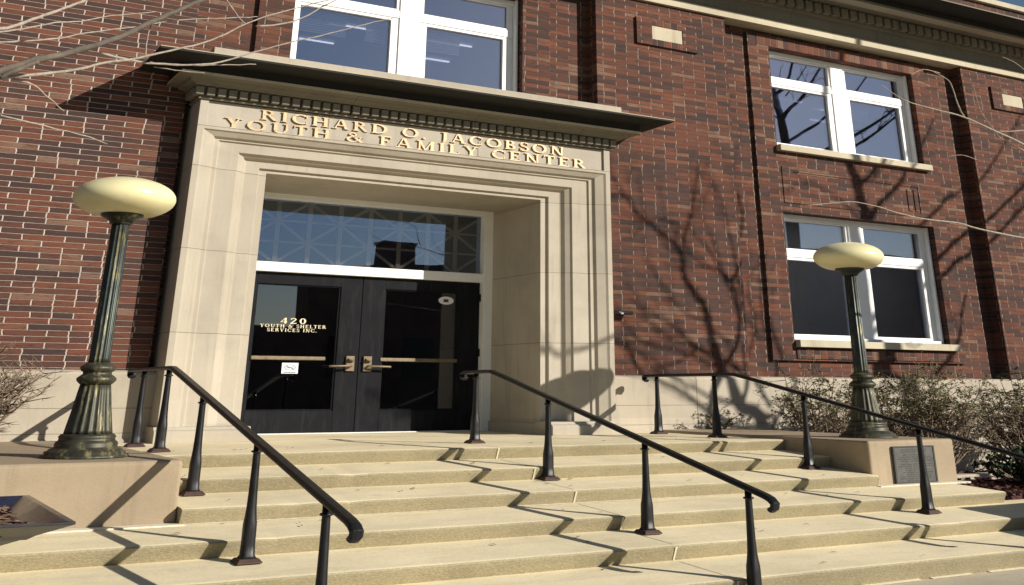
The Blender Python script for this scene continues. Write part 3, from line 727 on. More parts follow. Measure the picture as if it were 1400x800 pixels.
PLX0, PLX1, PRX0, PRX1, PLY = 1.16, 2.635, 10.60, 12.07, 10.25
STEP = []
for k in range(6):
    s = MB()
    if k == 0:
        step(s, 0, PLX1+0.002, PRX0-0.002, 14.39)
    elif k < 3: step(s, k, PLX1+0.002, PRX0-0.002, Y0-(k-1)*TR+UN+0.25)
    elif k == 3: step(s, k, -6, 11.76, 10.6)
    else: step(s, k, -6, 24 if k > 3 else 0, Y0-(k-1)*TR+UN+0.25)
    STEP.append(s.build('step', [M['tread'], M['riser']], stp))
s = MB(); s.box(XL, XR, 14.392, 16.2, -RI, -0.0005); s.build('threshold', M['tread'], stp)
for k in range(6):                                    # pale mortar joint running down the flight, and mortar along two risers
    j = MB()
    y, z = Y0-k*TR, -k*RI; xj = 6.40+0.012*k; sl = SL if k else 0; rb = SL if k < 5 else 0; yr = y+UN*0.8
    j.add([(xj, y-0.0025, z-0.012), (xj+0.020, y-0.0025, z-0.012), (xj+0.022, y+UN*0.7-0.004, z-RI+SL+0.004), (xj+0.004, y+UN*0.7-0.004, z-RI+SL+0.004)], [(0, 1, 2, 3)])
    j.add([(xj+0.01, y+0.05, z+0.003), (xj+0.024, y+0.05, z+0.003), (xj+0.026, y+TR, z+sl+0.003), (xj+0.012, y+TR, z+sl+0.003)], [(0, 1, 2, 3)])
    j.build('mortar_joint', M['caulk'], STEP[k])
    if k in (2, 5):
        j = MB()
        x_ = 2.66 if k < 3 else -2
        while x_ < (10.5 if k < 3 else 18):
            ln = random.uniform(0.4, 1.2); hw = random.uniform(0.004, 0.018)
            j.add([(x_, yr-0.02-hw*2, z-RI+rb+0.002), (x_+ln, yr-0.02-random.uniform(0.01, 0.04), z-RI+rb+0.002), (x_+ln, yr+0.02, z-RI+rb+0.010), (x_, yr+0.02, z-RI+rb+0.010)], [(0, 1, 2, 3)])
            x_ += ln+(random.uniform(0.0, 0.3) if k != 2 else 0.0)
        j.build('mortar_line', M['caulk'], STEP[k])

rr = random.Random(9); lt = MB()
for i in range(70):
    k = rr.randrange(0, 6); X_ = rr.uniform(2.8, 10.3) if k < 3 else rr.uniform(0.5, 15); f = 0.08+rr.random()**0.5*(TR-0.12)
    y, z = Y0-k*TR+f, -k*RI+(SL*f/TR if k else 0)+0.006; a = rr.uniform(0, pi); l_, w_ = rr.uniform(0.012, 0.05), rr.uniform(0.006, 0.018)
    dx, dy = cos(a)*l_, sin(a)*l_; ex, ey = -sin(a)*w_, cos(a)*w_
    lt.add([(X_-dx, y-dy, z), (X_+ex, y+ey, z+0.006), (X_+dx, y+dy, z+0.002), (X_-ex, y-ey, z+0.004)], [(0, 1, 2, 3)])
tag(lt.build('leaf_litter', M['leaf_brown']), 'dry leaf bits scattered on the treads of the steps', kind='stuff')

# ------------------------------------------------------------------ plinths and lamps
def plinth(x0, x1, label, plaque):
    o = thing('stone_plinth', ((x0+x1)/2, PLY, -3*RI), label, 'plinth', 'stone plinths beside the steps')
    s = MB(); s.box(x0, x1, PLY, 14.385, -3*RI-0.3, 0.035); s.build('block', M['plinth'], o, 0.03, 3)
    s = MB(); s.box(x0-0.03, x1+0.03, PLY-0.16, PLY-0.0005, -3*RI+0.024, -3*RI+0.045); s.build('mortar_skirt', M['caulk'], o, 0.006)
    if plaque:
        a, b, c, d = 10.965, 11.672, -0.42, -0.03
        p = MB(); p.box(a, b, PLY-0.03, PLY+0.001, c, d, 0)
        e = 0.025
        for q_ in ((a, b, d-0.012, d), (a, b, c, c+0.012), (a, a+e, c+0.0125, d-0.0125), (b-e, b, c+0.0125, d-0.0125)): p.box(q_[0], q_[1], PLY-0.036, PLY-0.0305, q_[2], q_[3], 1)
        z = d-0.035; rr = random.Random(3)
        for i in range(15):
            if i in (2, 6): z -= 0.012
            wd = rr.uniform(0.18, 0.30); cc = (a+b)/2+rr.uniform(-0.02, 0.02); x_ = cc-wd
            while x_ < cc+wd:
                ln = rr.uniform(0.03, 0.09); p.box(x_, x_+ln, PLY-0.0315, PLY-0.0295, z-0.009, z, 1); x_ += ln+0.018
            z -= 0.0215
        p.build('plaque', [M['plaque'], M['plaque_line']], o)
    return o
plinth(PLX0, PLX1, 'brown stone plinth left of the steps, bare front, carrying a lamp post', False)
plinth(PRX0, PRX1, 'stone plinth right of the steps with a dark engraved plaque on its front', True)

def lamp(x, y, z, label):
    o = thing('lamp_post', (x, y, z), label, 'street lamp', 'globe lamps on the plinths')
    c = (x, y, z)
    fl = lambda t, h: 1.0
    s = MB()
    s.lathe([(0.362, 0), (0.362, 0.020), (0.335, 0.026), (0.335, 0.046), (0.312, 0.052), (0.300, 0.066), (0.270, 0.074), (0.258, 0.09), (0.262, 0.105), (0.252, 0.122), (0.236, 0.130), (0.232, 0.150), (0.240, 0.160), (0.222, 0.178), (0.205, 0.183)], c, 48)
    def flute(t, h): return 1-0.075*(0.5-0.5*cos(2*pi*t*18))**0.6
    s.lathe([(0.205, 0.183), (0.20, 0.21), (0.165, 0.38), (0.145, 0.50), (0.132, 0.568), (0.12, 0.572)], c, 144, mod=flute)
    s.build('base', M['gold_bronze'], o)
    s = MB(); s.lathe([(0.13, 0.57), (0.15, 0.585), (0.168, 0.605), (0.168, 0.622), (0.145, 0.64), (0.122, 0.655), (0.122, 0.672), (0.14, 0.68), (0.152, 0.70), (0.150, 0.715), (0.115, 0.735), (0.10, 0.75)], c, 48); s.build('ring', M['gold_bronze'], o)
    s = MB(); s.lathe([(0.096, 0.745), (0.092, 0.78), (0.082, 1.94), (0.075, 1.945)], c, 112, mod=lambda t, h: 1-0.11*(0.5-0.5*cos(2*pi*t*14))**0.6); s.build('shaft', M['bronze'], o)
    s = MB(); s.lathe([(0.085, 1.935), (0.11, 1.945), (0.10, 1.955), (0.13, 1.975), (0.19, 2.01), (0.195, 2.035), (0.10, 2.045)], c, 40); s.build('cap', M['bronze'], o)
    s = MB(); pr = []
    for i in range(29):
        a = -pi/2+pi*i/28
        pr.append((max(0.002, 0.465*cos(a)), 2.175+0.188*sin(a)))
    pr = [p for p in pr if p[1] > 2.02]
    s.lathe(pr, c, 64); s.build('globe', M['globe'], o)
    return o
lamp(1.972, 11.0, 0.035, 'bronze lamp post with yellowed globe on the left plinth, before bare brick')
lamp(11.40, 11.0, 0.035, 'bronze lamp post with yellowed globe on the plaque plinth, before a window')

# ------------------------------------------------------------------ railings
def rail_z(y, sl=0.1845):
    return 0.765 if y > 12.12 else 0.765-(12.12-y)*sl
def railing(x, ystart, posts, yend, label, sl):
    o = thing('stair_railing', (x, posts[0][0], 0), label, 'railing', 'black iron stair railings')
    pts = [(ystart, 0.757)] + [(12.30, 0.765), (12.12, 0.762)]
    n = 16
    for i in range(1, n+1): y = 12.12-(12.12-yend)*i/n; pts.append((y, rail_z(y, sl)))
    zend = rail_z(yend, sl)
    end = [(yend-0.06, zend-0.018), (yend-0.10, zend-0.045), (yend-0.09, zend-0.075), (yend-0.05, zend-0.095)]
    st = [(ystart+0.02, 0.69), (ystart+0.07, 0.705), (ystart+0.07, 0.745)]
    path = st + pts + end
    s = MB(); rings = []
    hw, hh = 0.047, 0.020
    for i, (y, z) in enumerate(path):
        a = path[max(i-1, 0)]; b = path[min(i+1, len(path)-1)]
        t = Vector((0, b[0]-a[0], b[1]-a[1])).normalized(); nrm = Vector((1, 0, 0)).cross(t)
        if nrm.z < 0 and i > 2 and i < len(path)-3: nrm = -nrm
        if i <= 2 or i >= len(path)-3: 
            nrm = Vector((1, 0, 0)).cross(t)
            nrm = -nrm
        ring = []
        for cx_, cn in ((-1, -0.7), (-1, 0.1), (-0.62, 0.85), (0, 1.0), (0.62, 0.85), (1, 0.1), (1, -0.7), (0.5, -1.0), (-0.5, -1.0)):
            ring.append(Vector((x, y, z)) + Vector((1, 0, 0))*hw*cx_ + nrm*hh*cn)
        rings.append(ring)
    s.loft(rings, 0, True, True, False)
    s.build('handrail', M['black'], o, 0.004)
    for y, z0 in posts:
        zt = rail_z(y, sl)-0.015; h = zt-z0
        s = MB()
        def sq(w_, z): return [(x-w_, y-w_, z), (x+w_, y-w_, z), (x+w_, y+w_, z), (x-w_, y+w_, z)]
        def oc(w_, z, c_=0.55):      # rounded-square to round section
            e = 2+max(0.0, (c_-0.55))*14; r_ = []
            for q_ in range(20):
                a_ = 2*pi*(q_+0.5)/20; ca_, sa_ = cos(a_), sin(a_); m__ = (abs(ca_)**e+abs(sa_)**e)**(-1/e)
                r_.append((x+w_*m__*ca_, y+w_*m__*sa_, z))
            return r_
        s.loft([oc(0.066, z0+0.03, 0.8), oc(0.051, z0+0.05, 0.8), oc(0.048, z0+0.15*h, 0.75), oc(0.0485, z0+0.27*h, 0.7), oc(0.048, z0+0.32*h, 0.66), oc(0.0435, z0+0.37*h, 0.6), oc(0.039, z0+0.45*h), oc(0.035, z0+0.56*h), oc(0.031, z0+0.75*h), oc(0.029, z0+0.90*h), oc(0.029, z0+0.915*h),
                oc(0.044, z0+0.92*h), oc(0.044, z0+0.932*h), oc(0.029, z0+0.938*h), oc(0.029, zt)], 0, True, True, True)
        po = s.build('post', M['black'], o)
        b = MB(); b.loft([sq(0.095, z0+0.0005), sq(0.095, z0+0.011), sq(0.088, z0+0.016), sq(0.074, z0+0.031), sq(0.05, z0+0.0345)]); b.build('foot_plate', M['rust'], po, 0.003)
    return o
PS = [(10.86, -2*RI+0.035), (9.13, -4*RI+0.0265)]
railing(2.90, 14.02, [(13.40, 0), (12.28, 0)]+PS+[(7.56, -6*RI)], 7.13, 'black iron railing on the left, beside the bare brown plinth', 0.1845)
railing(6.57, 12.80, [(12.52, 0)]+PS+[(7.72, -6*RI)], 7.50, 'black iron railing down the middle of the steps, starting before the doors', 0.206)
railing(10.22, 14.08, [(13.85, 0), (12.55, 0)]+PS+[(7.72, -6*RI)], 7.22, 'black iron railing on the right, passing the plaque plinth', 0.182)

# ------------------------------------------------------------------ planters
def planter(x0, label, cy=9.02, zb=-4*RI):
    o = thing('square_planter', (x0+1.03, cy, zb), label, 'planter', 'navy planters on the steps')
    cx = x0+1.03
    def q_(h, z): return [(cx-h, cy-h, z), (cx+h, cy-h, z), (cx+h, cy+h, z), (cx-h, cy+h, z)]
    s = MB()
    s.loft([q_(0.27, zb+0.001), q_(0.33, -0.43), q_(1.03, -0.178), q_(1.03, -0.165)], 1, True, False)
    s.loft([q_(1.03, -0.165), q_(0.985, -0.163), q_(0.80, -0.27)], 0, True, False)
    s.add(q_(0.27, zb+0.001), [(0, 1, 2, 3)], 1)
    s.build('pot', [M['navy'], M['navy_out']], o, 0.004)
    s = MB(); n = 22; rr = random.Random(11)
    g_ = [[(cx-0.86+1.72*i/n, cy-0.86+1.72*j_/n, -0.235+0.012*sin(i*1.3)*cos(j_*1.1)+rr.uniform(-0.008, 0.008)) for j_ in range(n+1)] for i in range(n+1)]
    s.loft(g_, 0, False, False)
    for i in range(700):
        px_, py_ = cx+rr.uniform(-0.84, 0.84), cy+rr.uniform(-0.84, 0.84); z = -0.228+rr.uniform(-0.004, 0.012); a = rr.uniform(0, pi); l_, w_ = rr.uniform(0.02, 0.06), rr.uniform(0.008, 0.02)
        dx, dy = cos(a)*l_, sin(a)*l_; ex, ey = -sin(a)*w_, cos(a)*w_; tz = rr.uniform(-0.012, 0.012)
        s.add([(px_-dx-ex, py_-dy-ey, z-tz), (px_+dx-ex, py_+dy-ey, z+tz), (px_+dx+ex, py_+dy+ey, z+tz+0.006), (px_-dx+ex, py_-dy+ey, z-tz+0.006)], [(0, 1, 2, 3)], 1)
    s.build('mulch', [M['mulch'], M['chip']], o)
    return o
planter(1.445-2.06, 'square navy planter full of bark mulch below the left plinth')
planter(11.49, 'square navy planter at the right end of the steps, its shadow on them', 7.48, -0.934)

# ------------------------------------------------------------------ small fixture on the wall
fx = thing('security_camera', (10.05, 14.5, 1.62), 'small black camera on the brick just right of the entrance stonework', 'camera')
s = MB(); s.box(9.98, 10.10, 14.46, 14.501, 1.585, 1.655); s.build('bracket', M['black_plastic'], fx, 0.006)
s = MB(); s.tube([(10.04, 14.47, 1.63), (10.04, 14.40, 1.63)], 0.02, 8); s.build('arm', M['black_plastic'], fx)
s = MB()
s.lathe([(0.01, -0.09), (0.05, -0.085), (0.055, 0.05), (0.05, 0.09), (0.01, 0.095)], (0, 0, 0), 20)
o = s.build('housing', M['black_plastic'], fx)
for v in o.data.vertices:
    a, b, c_ = v.co; v.co = (10.02-c_*1.9, 14.37+a, 1.63+b*0.55)
s = MB(); s.lathe([(0.002, 0.0), (0.03, 0.002), (0.002, 0.004)], (0, 0, 0), 16); o = s.build('lens', M['paper'], fx)
for v in o.data.vertices:
    a, b, c_ = v.co; v.co = (9.97+a, 14.317-c_, 1.615+b*0.45)

# ------------------------------------------------------------------ planting bed on the right
bd = MB(); nx, ny = 40, 20; rr = random.Random(5)
g_ = []
for i in range(nx+1):
    row = []
    for j_ in range(ny+1):
        X_ = 11.77+(26-11.77)*i/nx; Y_ = 9.40+(14.42-9.40)*j_/ny
        z = -0.50-0.20*(j_/ny) + rr.uniform(-0.025, 0.025)
        if j_ == 0: z = -0.625
        if j_ == 1: z = -0.53
        row.append((X_, Y_, z))
    g_.append(row)
bd.loft(g_, 0, False, False)
tag(bd.build('planting_bed', M['redchip']), kind='structure')
lb_ = MB(); lb_.box(-6, PLX0-0.002, 9.5, 14.39, -0.9, -0.40); tag(lb_.build('soil', M['mulch']), kind='structure')
mc_ = MB()
for i in range(2200):
    X_ = 11.8+rr.random()**1.8*8; Y_ = 9.45+rr.random()**1.3*4.5; z = -0.49-0.20*((Y_-9.4)/5.0)+rr.uniform(-0.01, 0.03); a = rr.uniform(0, pi); l_, w_ = rr.uniform(0.03, 0.11), rr.uniform(0.012, 0.03)
    dx, dy = cos(a)*l_, sin(a)*l_; ex, ey = -sin(a)*w_, cos(a)*w_; tz = rr.uniform(-0.02, 0.02)
    mc_.add([(X_-dx-ex, Y_-dy-ey, z-tz), (X_+dx-ex, Y_+dy-ey, z+tz), (X_+dx+ex, Y_+dy+ey, z+tz+0.012), (X_-dx+ex, Y_-dy+ey, z-tz+0.012)], [(0, 1, 2, 3)])
tag(mc_.build('mulch_chips', M['redchip']), kind='stuff')
k_ = MB(); k_.box(12.4, 26, 12.05, 12.25, -0.75, -0.53); tag(k_.build('stone_kerb', M['base'], None, 0.02), 'low pale stone edging in the bed behind the right plinth', 'edging')

# ------------------------------------------------------------------ shrubs
def shrub(name, label, cat, c, rx, ry, h, stems, twigs, leaves, lmat, tmat, seed, leafsize=0.035, lean=0.3, top_mat=None, group=None, dome=0.6):
    rr = random.Random(seed); o = thing(name, c, label, cat, group)
    st = MB(); tw = MB(); lf = MB(); tips = []
    for i in range(stems):
        a = rr.uniform(0, 2*pi); r_ = rr.random()**0.5
        tip = Vector((c[0]+cos(a)*r_*rx, c[1]+sin(a)*r_*ry, c[2]+h*(1-dome*r_**2)*rr.uniform(0.75, 1.05)))
        base = Vector((c[0]+cos(a)*r_*rx*0.22, c[1]+sin(a)*r_*ry*0.22, c[2]-0.02))
        mid = base.lerp(tip, 0.5)+Vector((rr.uniform(-.12, .12), rr.uniform(-.12, .12), rr.uniform(-.02, .08)*h))
        pts = [base, base.lerp(mid, 0.5)+Vector((rr.uniform(-.04, .04), 0, 0)), mid, mid.lerp(tip, 0.5)+Vector((rr.uniform(-.06, .06), rr.uniform(-.06, .06), 0)), tip]
        st.tube(pts, [0.016, 0.014, 0.011, 0.008, 0.003], 4)
        for t in range(twigs):
            f = rr.uniform(0.25, 1.0)*(len(pts)-1.001); k = int(f); p = pts[k].lerp(pts[k+1], f-k)
            ln = rr.uniform(0.08, 0.32)*h
            d = Vector((rr.uniform(-1, 1)*1.6, rr.uniform(-1, 1)*1.6, rr.uniform(-0.15, 0.9))).normalized()
            q_ = p+d*ln*0.55+Vector((0, 0, rr.uniform(-.02, .03))); e = p+d*ln
            tw.tube([p, q_, e], [0.006, 0.0045, 0.002], 3)
            tips += [(p, q_, e)]
            for u in range(2):
                d2 = (d+Vector((rr.uniform(-1, 1), rr.uniform(-1, 1), rr.uniform(-.4, .6)))).normalized(); e2 = q_+d2*ln*0.5
                tw.tube([q_, q_.lerp(e2, 0.5)+Vector((0, 0, rr.uniform(-.01, .01))), e2], [0.0045, 0.003, 0.0018], 3); tips.append((q_, e, e2))
    for i in range(leaves):
        p, q_, e = rr.choice(tips); f = rr.random(); b = (q_.lerp(e, f)) + Vector((rr.gauss(0, .02), rr.gauss(0, .02), rr.gauss(0, .012)))
        s_ = leafsize*rr.uniform(0.6, 1.3); a = Vector((rr.uniform(-1, 1), rr.uniform(-1, 1), rr.uniform(-.5, .5))).normalized(); bb = a.cross(Vector((rr.uniform(-1, 1), rr.uniform(-1, 1), rr.uniform(-1, 1)))).normalized()
        lf.add([b-a*s_, b+bb*s_*0.45, b+a*s_, b-bb*s_*0.45], [(0, 1, 2, 3)], 1 if (top_mat and (b.z-c[2]) > h*0.58*(1+rr.uniform(-.12, .12))) else 0)
    st.build('trunk', tmat, o); tw.build('twigs', tmat, o)
    if leaves: lf.build('foliage', [lmat, top_mat or lmat], o)
    return o
shrub('bare_shrub', 'leafless twiggy shrub at the left edge before the pale base stones', 'shrub', (0.98, 13.35, -0.05), 0.95, 0.5, 0.98, 90, 10, 0, M['leaf_brown'], M['shrubtwig'], 2, dome=0.25)
shrub('thin_shrub', 'thin olive-topped shrub between the right railing and the right lamp', 'shrub', (13.0, 13.35, -0.60), 1.1, 0.6, 1.50, 30, 10, 4200, M['leaf_brown'], M['shrubtwig'], 3, 0.022, top_mat=M['leaf_olive'], dome=0.2)
shrub('brown_shrub', 'dense brown shrub with olive top just right of the right lamp', 'shrub', (14.75, 13.05, -0.62), 1.35, 0.7, 1.52, 60, 11, 13000, M['leaf_brown'], M['shrubtwig'], 4, 0.021, top_mat=M['leaf_olive'], dome=0.3)
shrub('brown_shrub', 'dense brown shrub cut by the right edge of the picture', 'shrub', (17.3, 13.05, -0.62), 1.5, 0.7, 1.46, 60, 11, 13000, M['leaf_brown'], M['shrubtwig'], 5, 0.021, top_mat=M['leaf_olive'], dome=0.4)
shrub('low_weed', 'low leafy sprig at the foot of the pale wall behind the right railing', 'plant', (11.55, 14.15, -0.0), 0.55, 0.15, 0.36, 7, 5, 260, M['leaf_dark'], M['shrubtwig'], 6, 0.022)
shrub('dark_shrub', 'low dark green shrub in the red mulch at the right edge', 'shrub', (14.0, 10.7, -0.52), 0.95, 0.7, 0.42, 26, 8, 3600, M['leaf_dark'], M['shrubtwig'], 8, 0.04)

# ------------------------------------------------------------------ trees
def limb(mb, pts, r0, r1, n=7, wig=0.0, rr=random):
    """smooth limb through pts with a few knuckles"""
    P_ = [Vector(p) for p in pts]; out = []
    for i in range(len(P_)-1):
        a = P_[max(i-1, 0)]; b = P_[i]; c = P_[i+1]; d = P_[min(i+2, len(P_)-1)]
        for k in range(4):
            t = k/4
            q_ = 0.5*((2*b)+(c-a)*t+(2*a-5*b+4*c-d)*t*t+(3*b-a-3*c+d)*t*t*t)
            out.append(q_+Vector((rr.uniform(-1, 1), rr.uniform(-1, 1), rr.uniform(-1, 1)))*wig)
    out.append(P_[-1])
    m_ = len(out)
    rad = [(r0+(r1-r0)*(i/(m_-1))**0.8)*(1+(0.18 if i % 5 == 3 else 0)) for i in range(m_)]
    mb.tube(out, rad, n); return out
def twiglets(mb, path, count, ln, r, rr, depth=1):
    for i in range(count):
        k = rr.randrange(len(path)//4, len(path)-1); p = path[k]; t = (path[k+1]-p).normalized()
        d = (t+Vector((rr.uniform(-1, 1), rr.uniform(-.6, .6), rr.uniform(-.5, .9)))*0.8).normalized(); l_ = ln*rr.uniform(0.5, 1.2)
        pp = [p, p+d*l_*0.4+Vector((0, 0, rr.uniform(-.04, .04))*1), p+d*l_*0.75+Vector((rr.uniform(-.05, .05), 0, rr.uniform(-.05, .08))), p+d*l_]
        o_ = limb(mb, pp, r, r*0.35, 4, 0, rr)
        if depth: twiglets(mb, o_, 3, ln*0.5, r*0.6, rr, depth-1)
def cast(u, v, s, y=14.5):
    """point s metres (in depth) from the wall towards the sun, above the wall point seen at (u, v)"""
    return pix(u, v, y)+Vector((KX, -1, KZ))*s
# tree standing right of the frame; its shadow climbs the right bay
rr = random.Random(21)
T1 = thing('bare_tree', (22.5, 6.5, -0.94), 'leafless tree past the right edge, its trunk shadow climbing the window bay', 'tree', 'bare trees around the entrance')
tk = MB(); s_ = 8.0
b0 = cast(1233, 500, s_); b1 = cast(1206, 305, s_); b2 = cast(1196, 265, s_)
limb(tk, [(b0.x+0.05, b0.y, -0.95), (b0.x+0.03, b0.y, 1.0), tuple(b0), tuple((b0+b1)/2+Vector((0.05, 0, 0))), tuple(b1), tuple(b2), (b2.x-0.1, b2.y-0.3, b2.z+1.6), (b2.x+0.15, b2.y-0.2, b2.z+3.4), (b2.x, b2.y, b2.z+5.2)], 0.24, 0.04, 12, 0.012, rr)
tk.build('trunk', M['bark'], T1)
br = MB()
def cl(pts, r0, r1, s0, s1, n=8, tw_=0, tl=0.8):
    P_ = [cast(u, v, s0+(s1-s0)*i/(len(pts)-1), (14.05 if u < 845 else 14.5)) for i, (u, v) in enumerate(pts)]
    o_ = limb(br, P_, r0, r1, n, 0.01, rr)
    if tw_: twiglets(br, o_, tw_, tl, r1*0.6, rr)
    return o_
cl([(1199, 277), (1192, 257), (1192, 245), (1212, 225), (1225, 190), (1235, 130)], 0.10, 0.03, s_, s_+0.8, tw_=5)
cl([(1205, 300), (1215, 277), (1247, 242), (1262, 215), (1300, 150)], 0.08, 0.02, s_, s_+0.5, tw_=5)
cl([(1222, 430), (1285, 360), (1325, 322), (1347, 305), (1400, 255), (1470, 190)], 0.07, 0.03, s_, s_-1.0, tw_=4)
cl([(1224, 445), (1287, 387), (1330, 347), (1354, 332), (1397, 285), (1480, 210)], 0.065, 0.03, s_, s_-0.6, tw_=4)
cl([(1212, 350), (1277, 300), (1315, 262), (1342, 245), (1370, 202), (1400, 150)], 0.05, 0.02, s_, s_+0.6, tw_=4)
cl([(1231, 490), (1285, 517), (1322, 470), (1333, 440), (1345, 390)], 0.06, 0.03, s_, s_-0.6, tw_=2)
for pts in ([(1205, 300), (1160, 260), (1120, 240), (1090, 260)], [(1222, 430), (1270, 400), (1290, 430), (1320, 420)], [(1210, 240), (1250, 180), (1260, 140)], [(1225, 440), (1260, 470), (1300, 430), (1380, 440)]):
    cl(pts, 0.022, 0.008, s_, s_+0.7, 5, tw_=8, tl=0.9)
br.build('branches', M['bark'], T1)
# second tree, nearer the steps, also outside on the right; its limbs shade the brick right of the door
T2 = thing('bare_tree', (18.6, 7.3, -0.94), 'leafless tree past the right edge, reaching thin pale twigs across the upper right', 'tree', 'bare trees around the entrance')
tk = MB(); s2 = 7.2
r0_ = cast(1040, 600, s2)
a0 = cast(1006, 560, s2); a1 = cast(986, 505, s2); a2 = cast(972, 462, s2)
limb(tk, [(r0_.x+0.55, r0_.y, -0.95), (r0_.x+0.3, r0_.y, 0.5), tuple(r0_), tuple(a0), tuple(a1), tuple(a2)], 0.12, 0.065, 12, 0.01, rr)
tk.build('trunk', M['bark'], T2)
br = MB()
cl([(974, 468), (965, 425), (950, 400), (938, 383), (933, 365), (928, 340), (895, 312), (870, 290), (850, 268), (838, 250)], 0.065, 0.018, s2, s2+0.5, tw_=12, tl=1.0)
cl([(931, 345), (940, 310), (950, 268), (955, 220)], 0.028, 0.012, s2+0.2, s2+0.6, tw_=6)
cl([(1006, 560), (1012, 508), (950, 472), (912, 440), (880, 422)], 0.045, 0.014, s2, s2+0.8, tw_=8, tl=1.0)
cl([(986, 505), (1010, 460), (1000, 385), (965, 365), (950, 355)], 0.042, 0.014, s2, s2-0.2, tw_=9, tl=1.0)
cl([(1000, 385), (1040, 300), (1032, 252), (1003, 222)], 0.035, 0.012, s2, s2+0.4, tw_=9, tl=1.0)
cl([(1035, 590), (1000, 588), (970, 572), (925, 540), (880, 515), (845, 467), (807, 472), (782, 460), (750, 440), (715, 425)], 0.045, 0.02, s2, s2+0.7, tw_=8, tl=1.0)
cl([(1040, 600), (1050, 575), (975, 550), (920, 525), (895, 505)], 0.04, 0.018, s2, s2+0.4, tw_=4)
cl([(1047, 560), (1022, 517), (1015, 470)], 0.035, 0.02, s2, s2, tw_=3)
cl([(1040, 600), (1090, 500), (1070, 420), (1065, 340)], 0.035, 0.014, s2, s2+0.6, tw_=9, tl=1.0)
cl([(985, 505), (930, 480), (885, 470), (850, 440)], 0.03, 0.012, s2, s2+0.5, tw_=6)
for pts in ([(1000, 470), (960, 440), (930, 420), (900, 380), (880, 350)], [(1020, 440), (1000, 330), (985, 270), (960, 230)], [(1045, 470), (1010, 430), (975, 330), (960, 300)],
            [(990, 500), (940, 470), (900, 455), (870, 410)], [(1030, 520), (1060, 440), (1050, 380), (1070, 330)], [(1000, 400), (960, 330), (900, 300), (860, 330)],
            [(1035, 350), (1010, 290), (1030, 210)], [(950, 480), (910, 500), (870, 480), (850, 490)]):
    cl(pts, 0.022, 0.008, s2, s2+0.7, 5, tw_=9, tl=0.9)
br.build('branches', M['bark'], T2)
vb = MB(); YB = 8.4
def vis(mb, pts, r0, r1, y0, y1, n=6, rr=rr):
    return limb(mb, [pix(u, v, y0+(y1-y0)*i/(len(pts)-1)) for i, (u, v) in enumerate(pts)], r0, r1, n, 0.002, rr)
jn = cast(1100, 500, s2+0.1)
vis(vb, [(1700, 330), (1520, 262), (1400, 198), (1362, 180), (1318, 160), (1280, 150), (1237, 137), (1202, 114)], 0.020, 0.003, 8.3, YB)
vis(vb, [(1318, 160), (1309, 142), (1300, 115), (1291, 106), (1274, 97)], 0.011, 0.004, YB, YB)
vis(vb, [(1285, 100), (1262, 95), (1245, 103)], 0.005, 0.003, YB, YB)
vis(vb, [(1400, 206), (1370, 190), (1355, 172), (1340, 150), (1330, 115)], 0.008, 0.003, YB, YB)
vis(vb, [(1362, 180), (1400, 178), (1430, 170)], 0.006, 0.005, YB, YB)
vis(vb, [(1700, 400), (1500, 345), (1360, 318), (1310, 305), (1267, 300), (1230, 292), (1198, 282), (1160, 276), (1100, 282)], 0.012, 0.003, 8.3, YB)
vis(vb, [(1335, 218), (1315, 212), (1296, 214)], 0.004, 0.002, YB, YB)
vis(vb, [(1400, 95), (1385, 84), (1370, 78)], 0.006, 0.003, YB, YB)
# the limb that carries them back to the trunk
e0 = pix(1700, 330, 8.3); e1 = pix(1700, 400, 8.3)
limb(vb, [a1, a1.lerp(e0, 0.5)+Vector((0, 0, 0.4)), e0], 0.07, 0.036, 8, 0.01, rr); limb(vb, [a1.lerp(e0, 0.5)+Vector((0, 0, 0.4)), a1.lerp(e1, 0.8), e1], 0.03, 0.013, 6, 0.01, rr)
vb.build('twigs', M['twig'], T2)
# tree on the left, close to the camera
T3 = thing('bare_tree', (-2.4, 4.6, -0.94), 'leafless tree past the left edge, pale branches crossing the upper left', 'tree', 'bare trees around the entrance')
tk = MB(); limb(tk, [(-2.4, 4.6, -0.95), (-2.35, 4.6, 0.6), (-2.45, 4.65, 2.2), (-2.3, 4.6, 4.0), (-2.2, 4.7, 6.0)], 0.17, 0.05, 12, 0.01, rr); tk.build('trunk', M['bark'], T3)
vb = MB(); Ya, Yb = 5.0, 5.6
def root(pt, r): 
    t_ = Vector((-2.38, 4.62, pt.z-0.35)); limb(vb, [t_, t_.lerp(pt, 0.5)+Vector((0, 0, 0.1)), pt], r*1.8, r, 7, 0.006, rr)
LB = [([(-60, 118), (0, 107), (50, 102), (100, 96), (140, 87), (180, 81), (220, 72), (277, 59), (307, 47), (350, 27), (410, 10), (480, -8)], 0.0125, 0.004, 5.0),
      ([(-60, 44), (0, 40), (30, 32), (60, 21), (97, 8), (130, -6), (180, -25)], 0.012, 0.008, 4.6),
      ([(-60, 50), (0, 44), (40, 38), (75, 31), (110, 29), (150, 22), (213, 16)], 0.0075, 0.003, 5.2),
      ([(-60, 62), (0, 58), (70, 54), (120, 45), (190, 36), (250, 27), (330, 24), (352, 23)], 0.007, 0.003, 5.3),
      ([(-60, 140), (0, 157), (60, 172), (120, 187), (147, 197)], 0.006, 0.003, 5.2)]
for pts, r0, r1, y in LB:
    P_ = vis(vb, pts, r0*0.68, r1*0.68, y, y+0.5); root(P_[0], r0*0.68)
vis(vb, [(137, 73), (180, 83), (225, 88), (290, 87), (345, 72), (410, 55), (450, 46), (500, 33), (545, 23)], 0.006, 0.002, 5.3, 5.6)
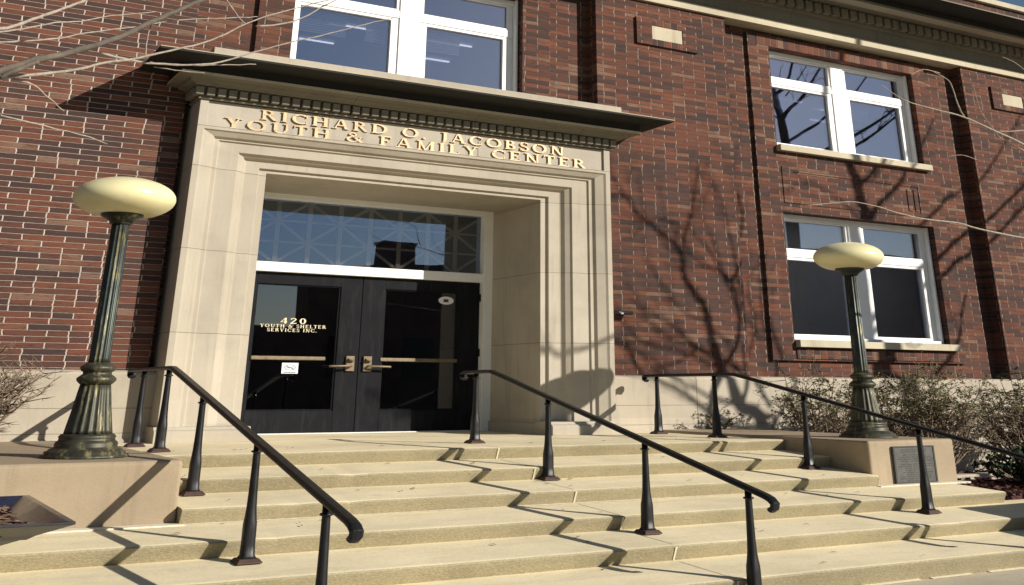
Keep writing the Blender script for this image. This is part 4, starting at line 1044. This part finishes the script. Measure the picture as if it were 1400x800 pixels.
vis(vb, [(205, 86), (250, 89), (300, 89), (350, 88)], 0.005, 0.002, 5.4, 5.5)
vis(vb, [(18, 108), (45, 116), (68, 135), (88, 152)], 0.005, 0.002, 5.1, 5.2)
vis(vb, [(206, 34), (201, 55), (199, 76)], 0.003, 0.004, 5.4, 5.4)
vis(vb, [(307, -5), (322, 18), (335, 32)], 0.004, 0.003, 5.4, 5.5)
vis(vb, [(350, 36), (400, 30), (440, 10), (480, -12)], 0.005, 0.003, 5.5, 5.6)
vis(vb, [(210, 92), (250, 97), (280, 100)], 0.003, 0.0015, 5.4, 5.4)
vb.build('twigs', M['twig'], T3)
vb = MB()
P_ = vis(vb, [(-60, 112), (0, 97), (50, 82), (95, 72), (160, 52), (200, 33), (240, 16), (290, -6), (340, -30)], 0.017, 0.010, 4.8, 5.4, 8); root(P_[0], 0.018)
P_ = vis(vb, [(0, 106), (30, 93), (52, 84)], 0.008, 0.012, 4.85, 4.9, 6)
vb.build('branches', M['bark'], T3)

# ------------------------------------------------------------------ building across the street, seen mirrored in the glass
OB = thing('far_building', (45, -26, -0.94), 'dark building across the street mirrored in the entrance glass, with a chimney', 'building')
s = MB()
s.box(13.0, 20.0, -30, -25, -0.94, 3.4); s.box(20.0, 38.0, -26.8, -25, -0.94, 6.35)
s.add([(20.0, -25, 6.351), (38, -25, 6.351), (38, -25, 7.4)], [(0, 1, 2)]); s.add([(20.0, -26.8, 6.351), (38, -26.8, 6.351), (38, -26.8, 7.4)], [(0, 1, 2)])
s.add([(20.0, -25, 6.351), (38, -25, 7.4), (38, -26.8, 7.4), (20, -26.8, 6.351)], [(0, 1, 2, 3)])
s.box(38.2, 75, -40, -25, -0.94, 9.0)
s.build('wall', M['farbrick'], OB)
s = MB(); s.box(24.2, 26.0, -26.7, -25.1, 6.3, 7.75); s.box(24.1, 26.1, -26.8, -25.05, 7.75, 7.9); s.build('chimney', M['farbrick'], OB)
for i in range(12):
    s = MB(); x = 21.3+i*4.2; s.box(x, x+1.8, -25.02, -24.96, 1.0, 3.0); s.build('window', M['farglass'], OB)
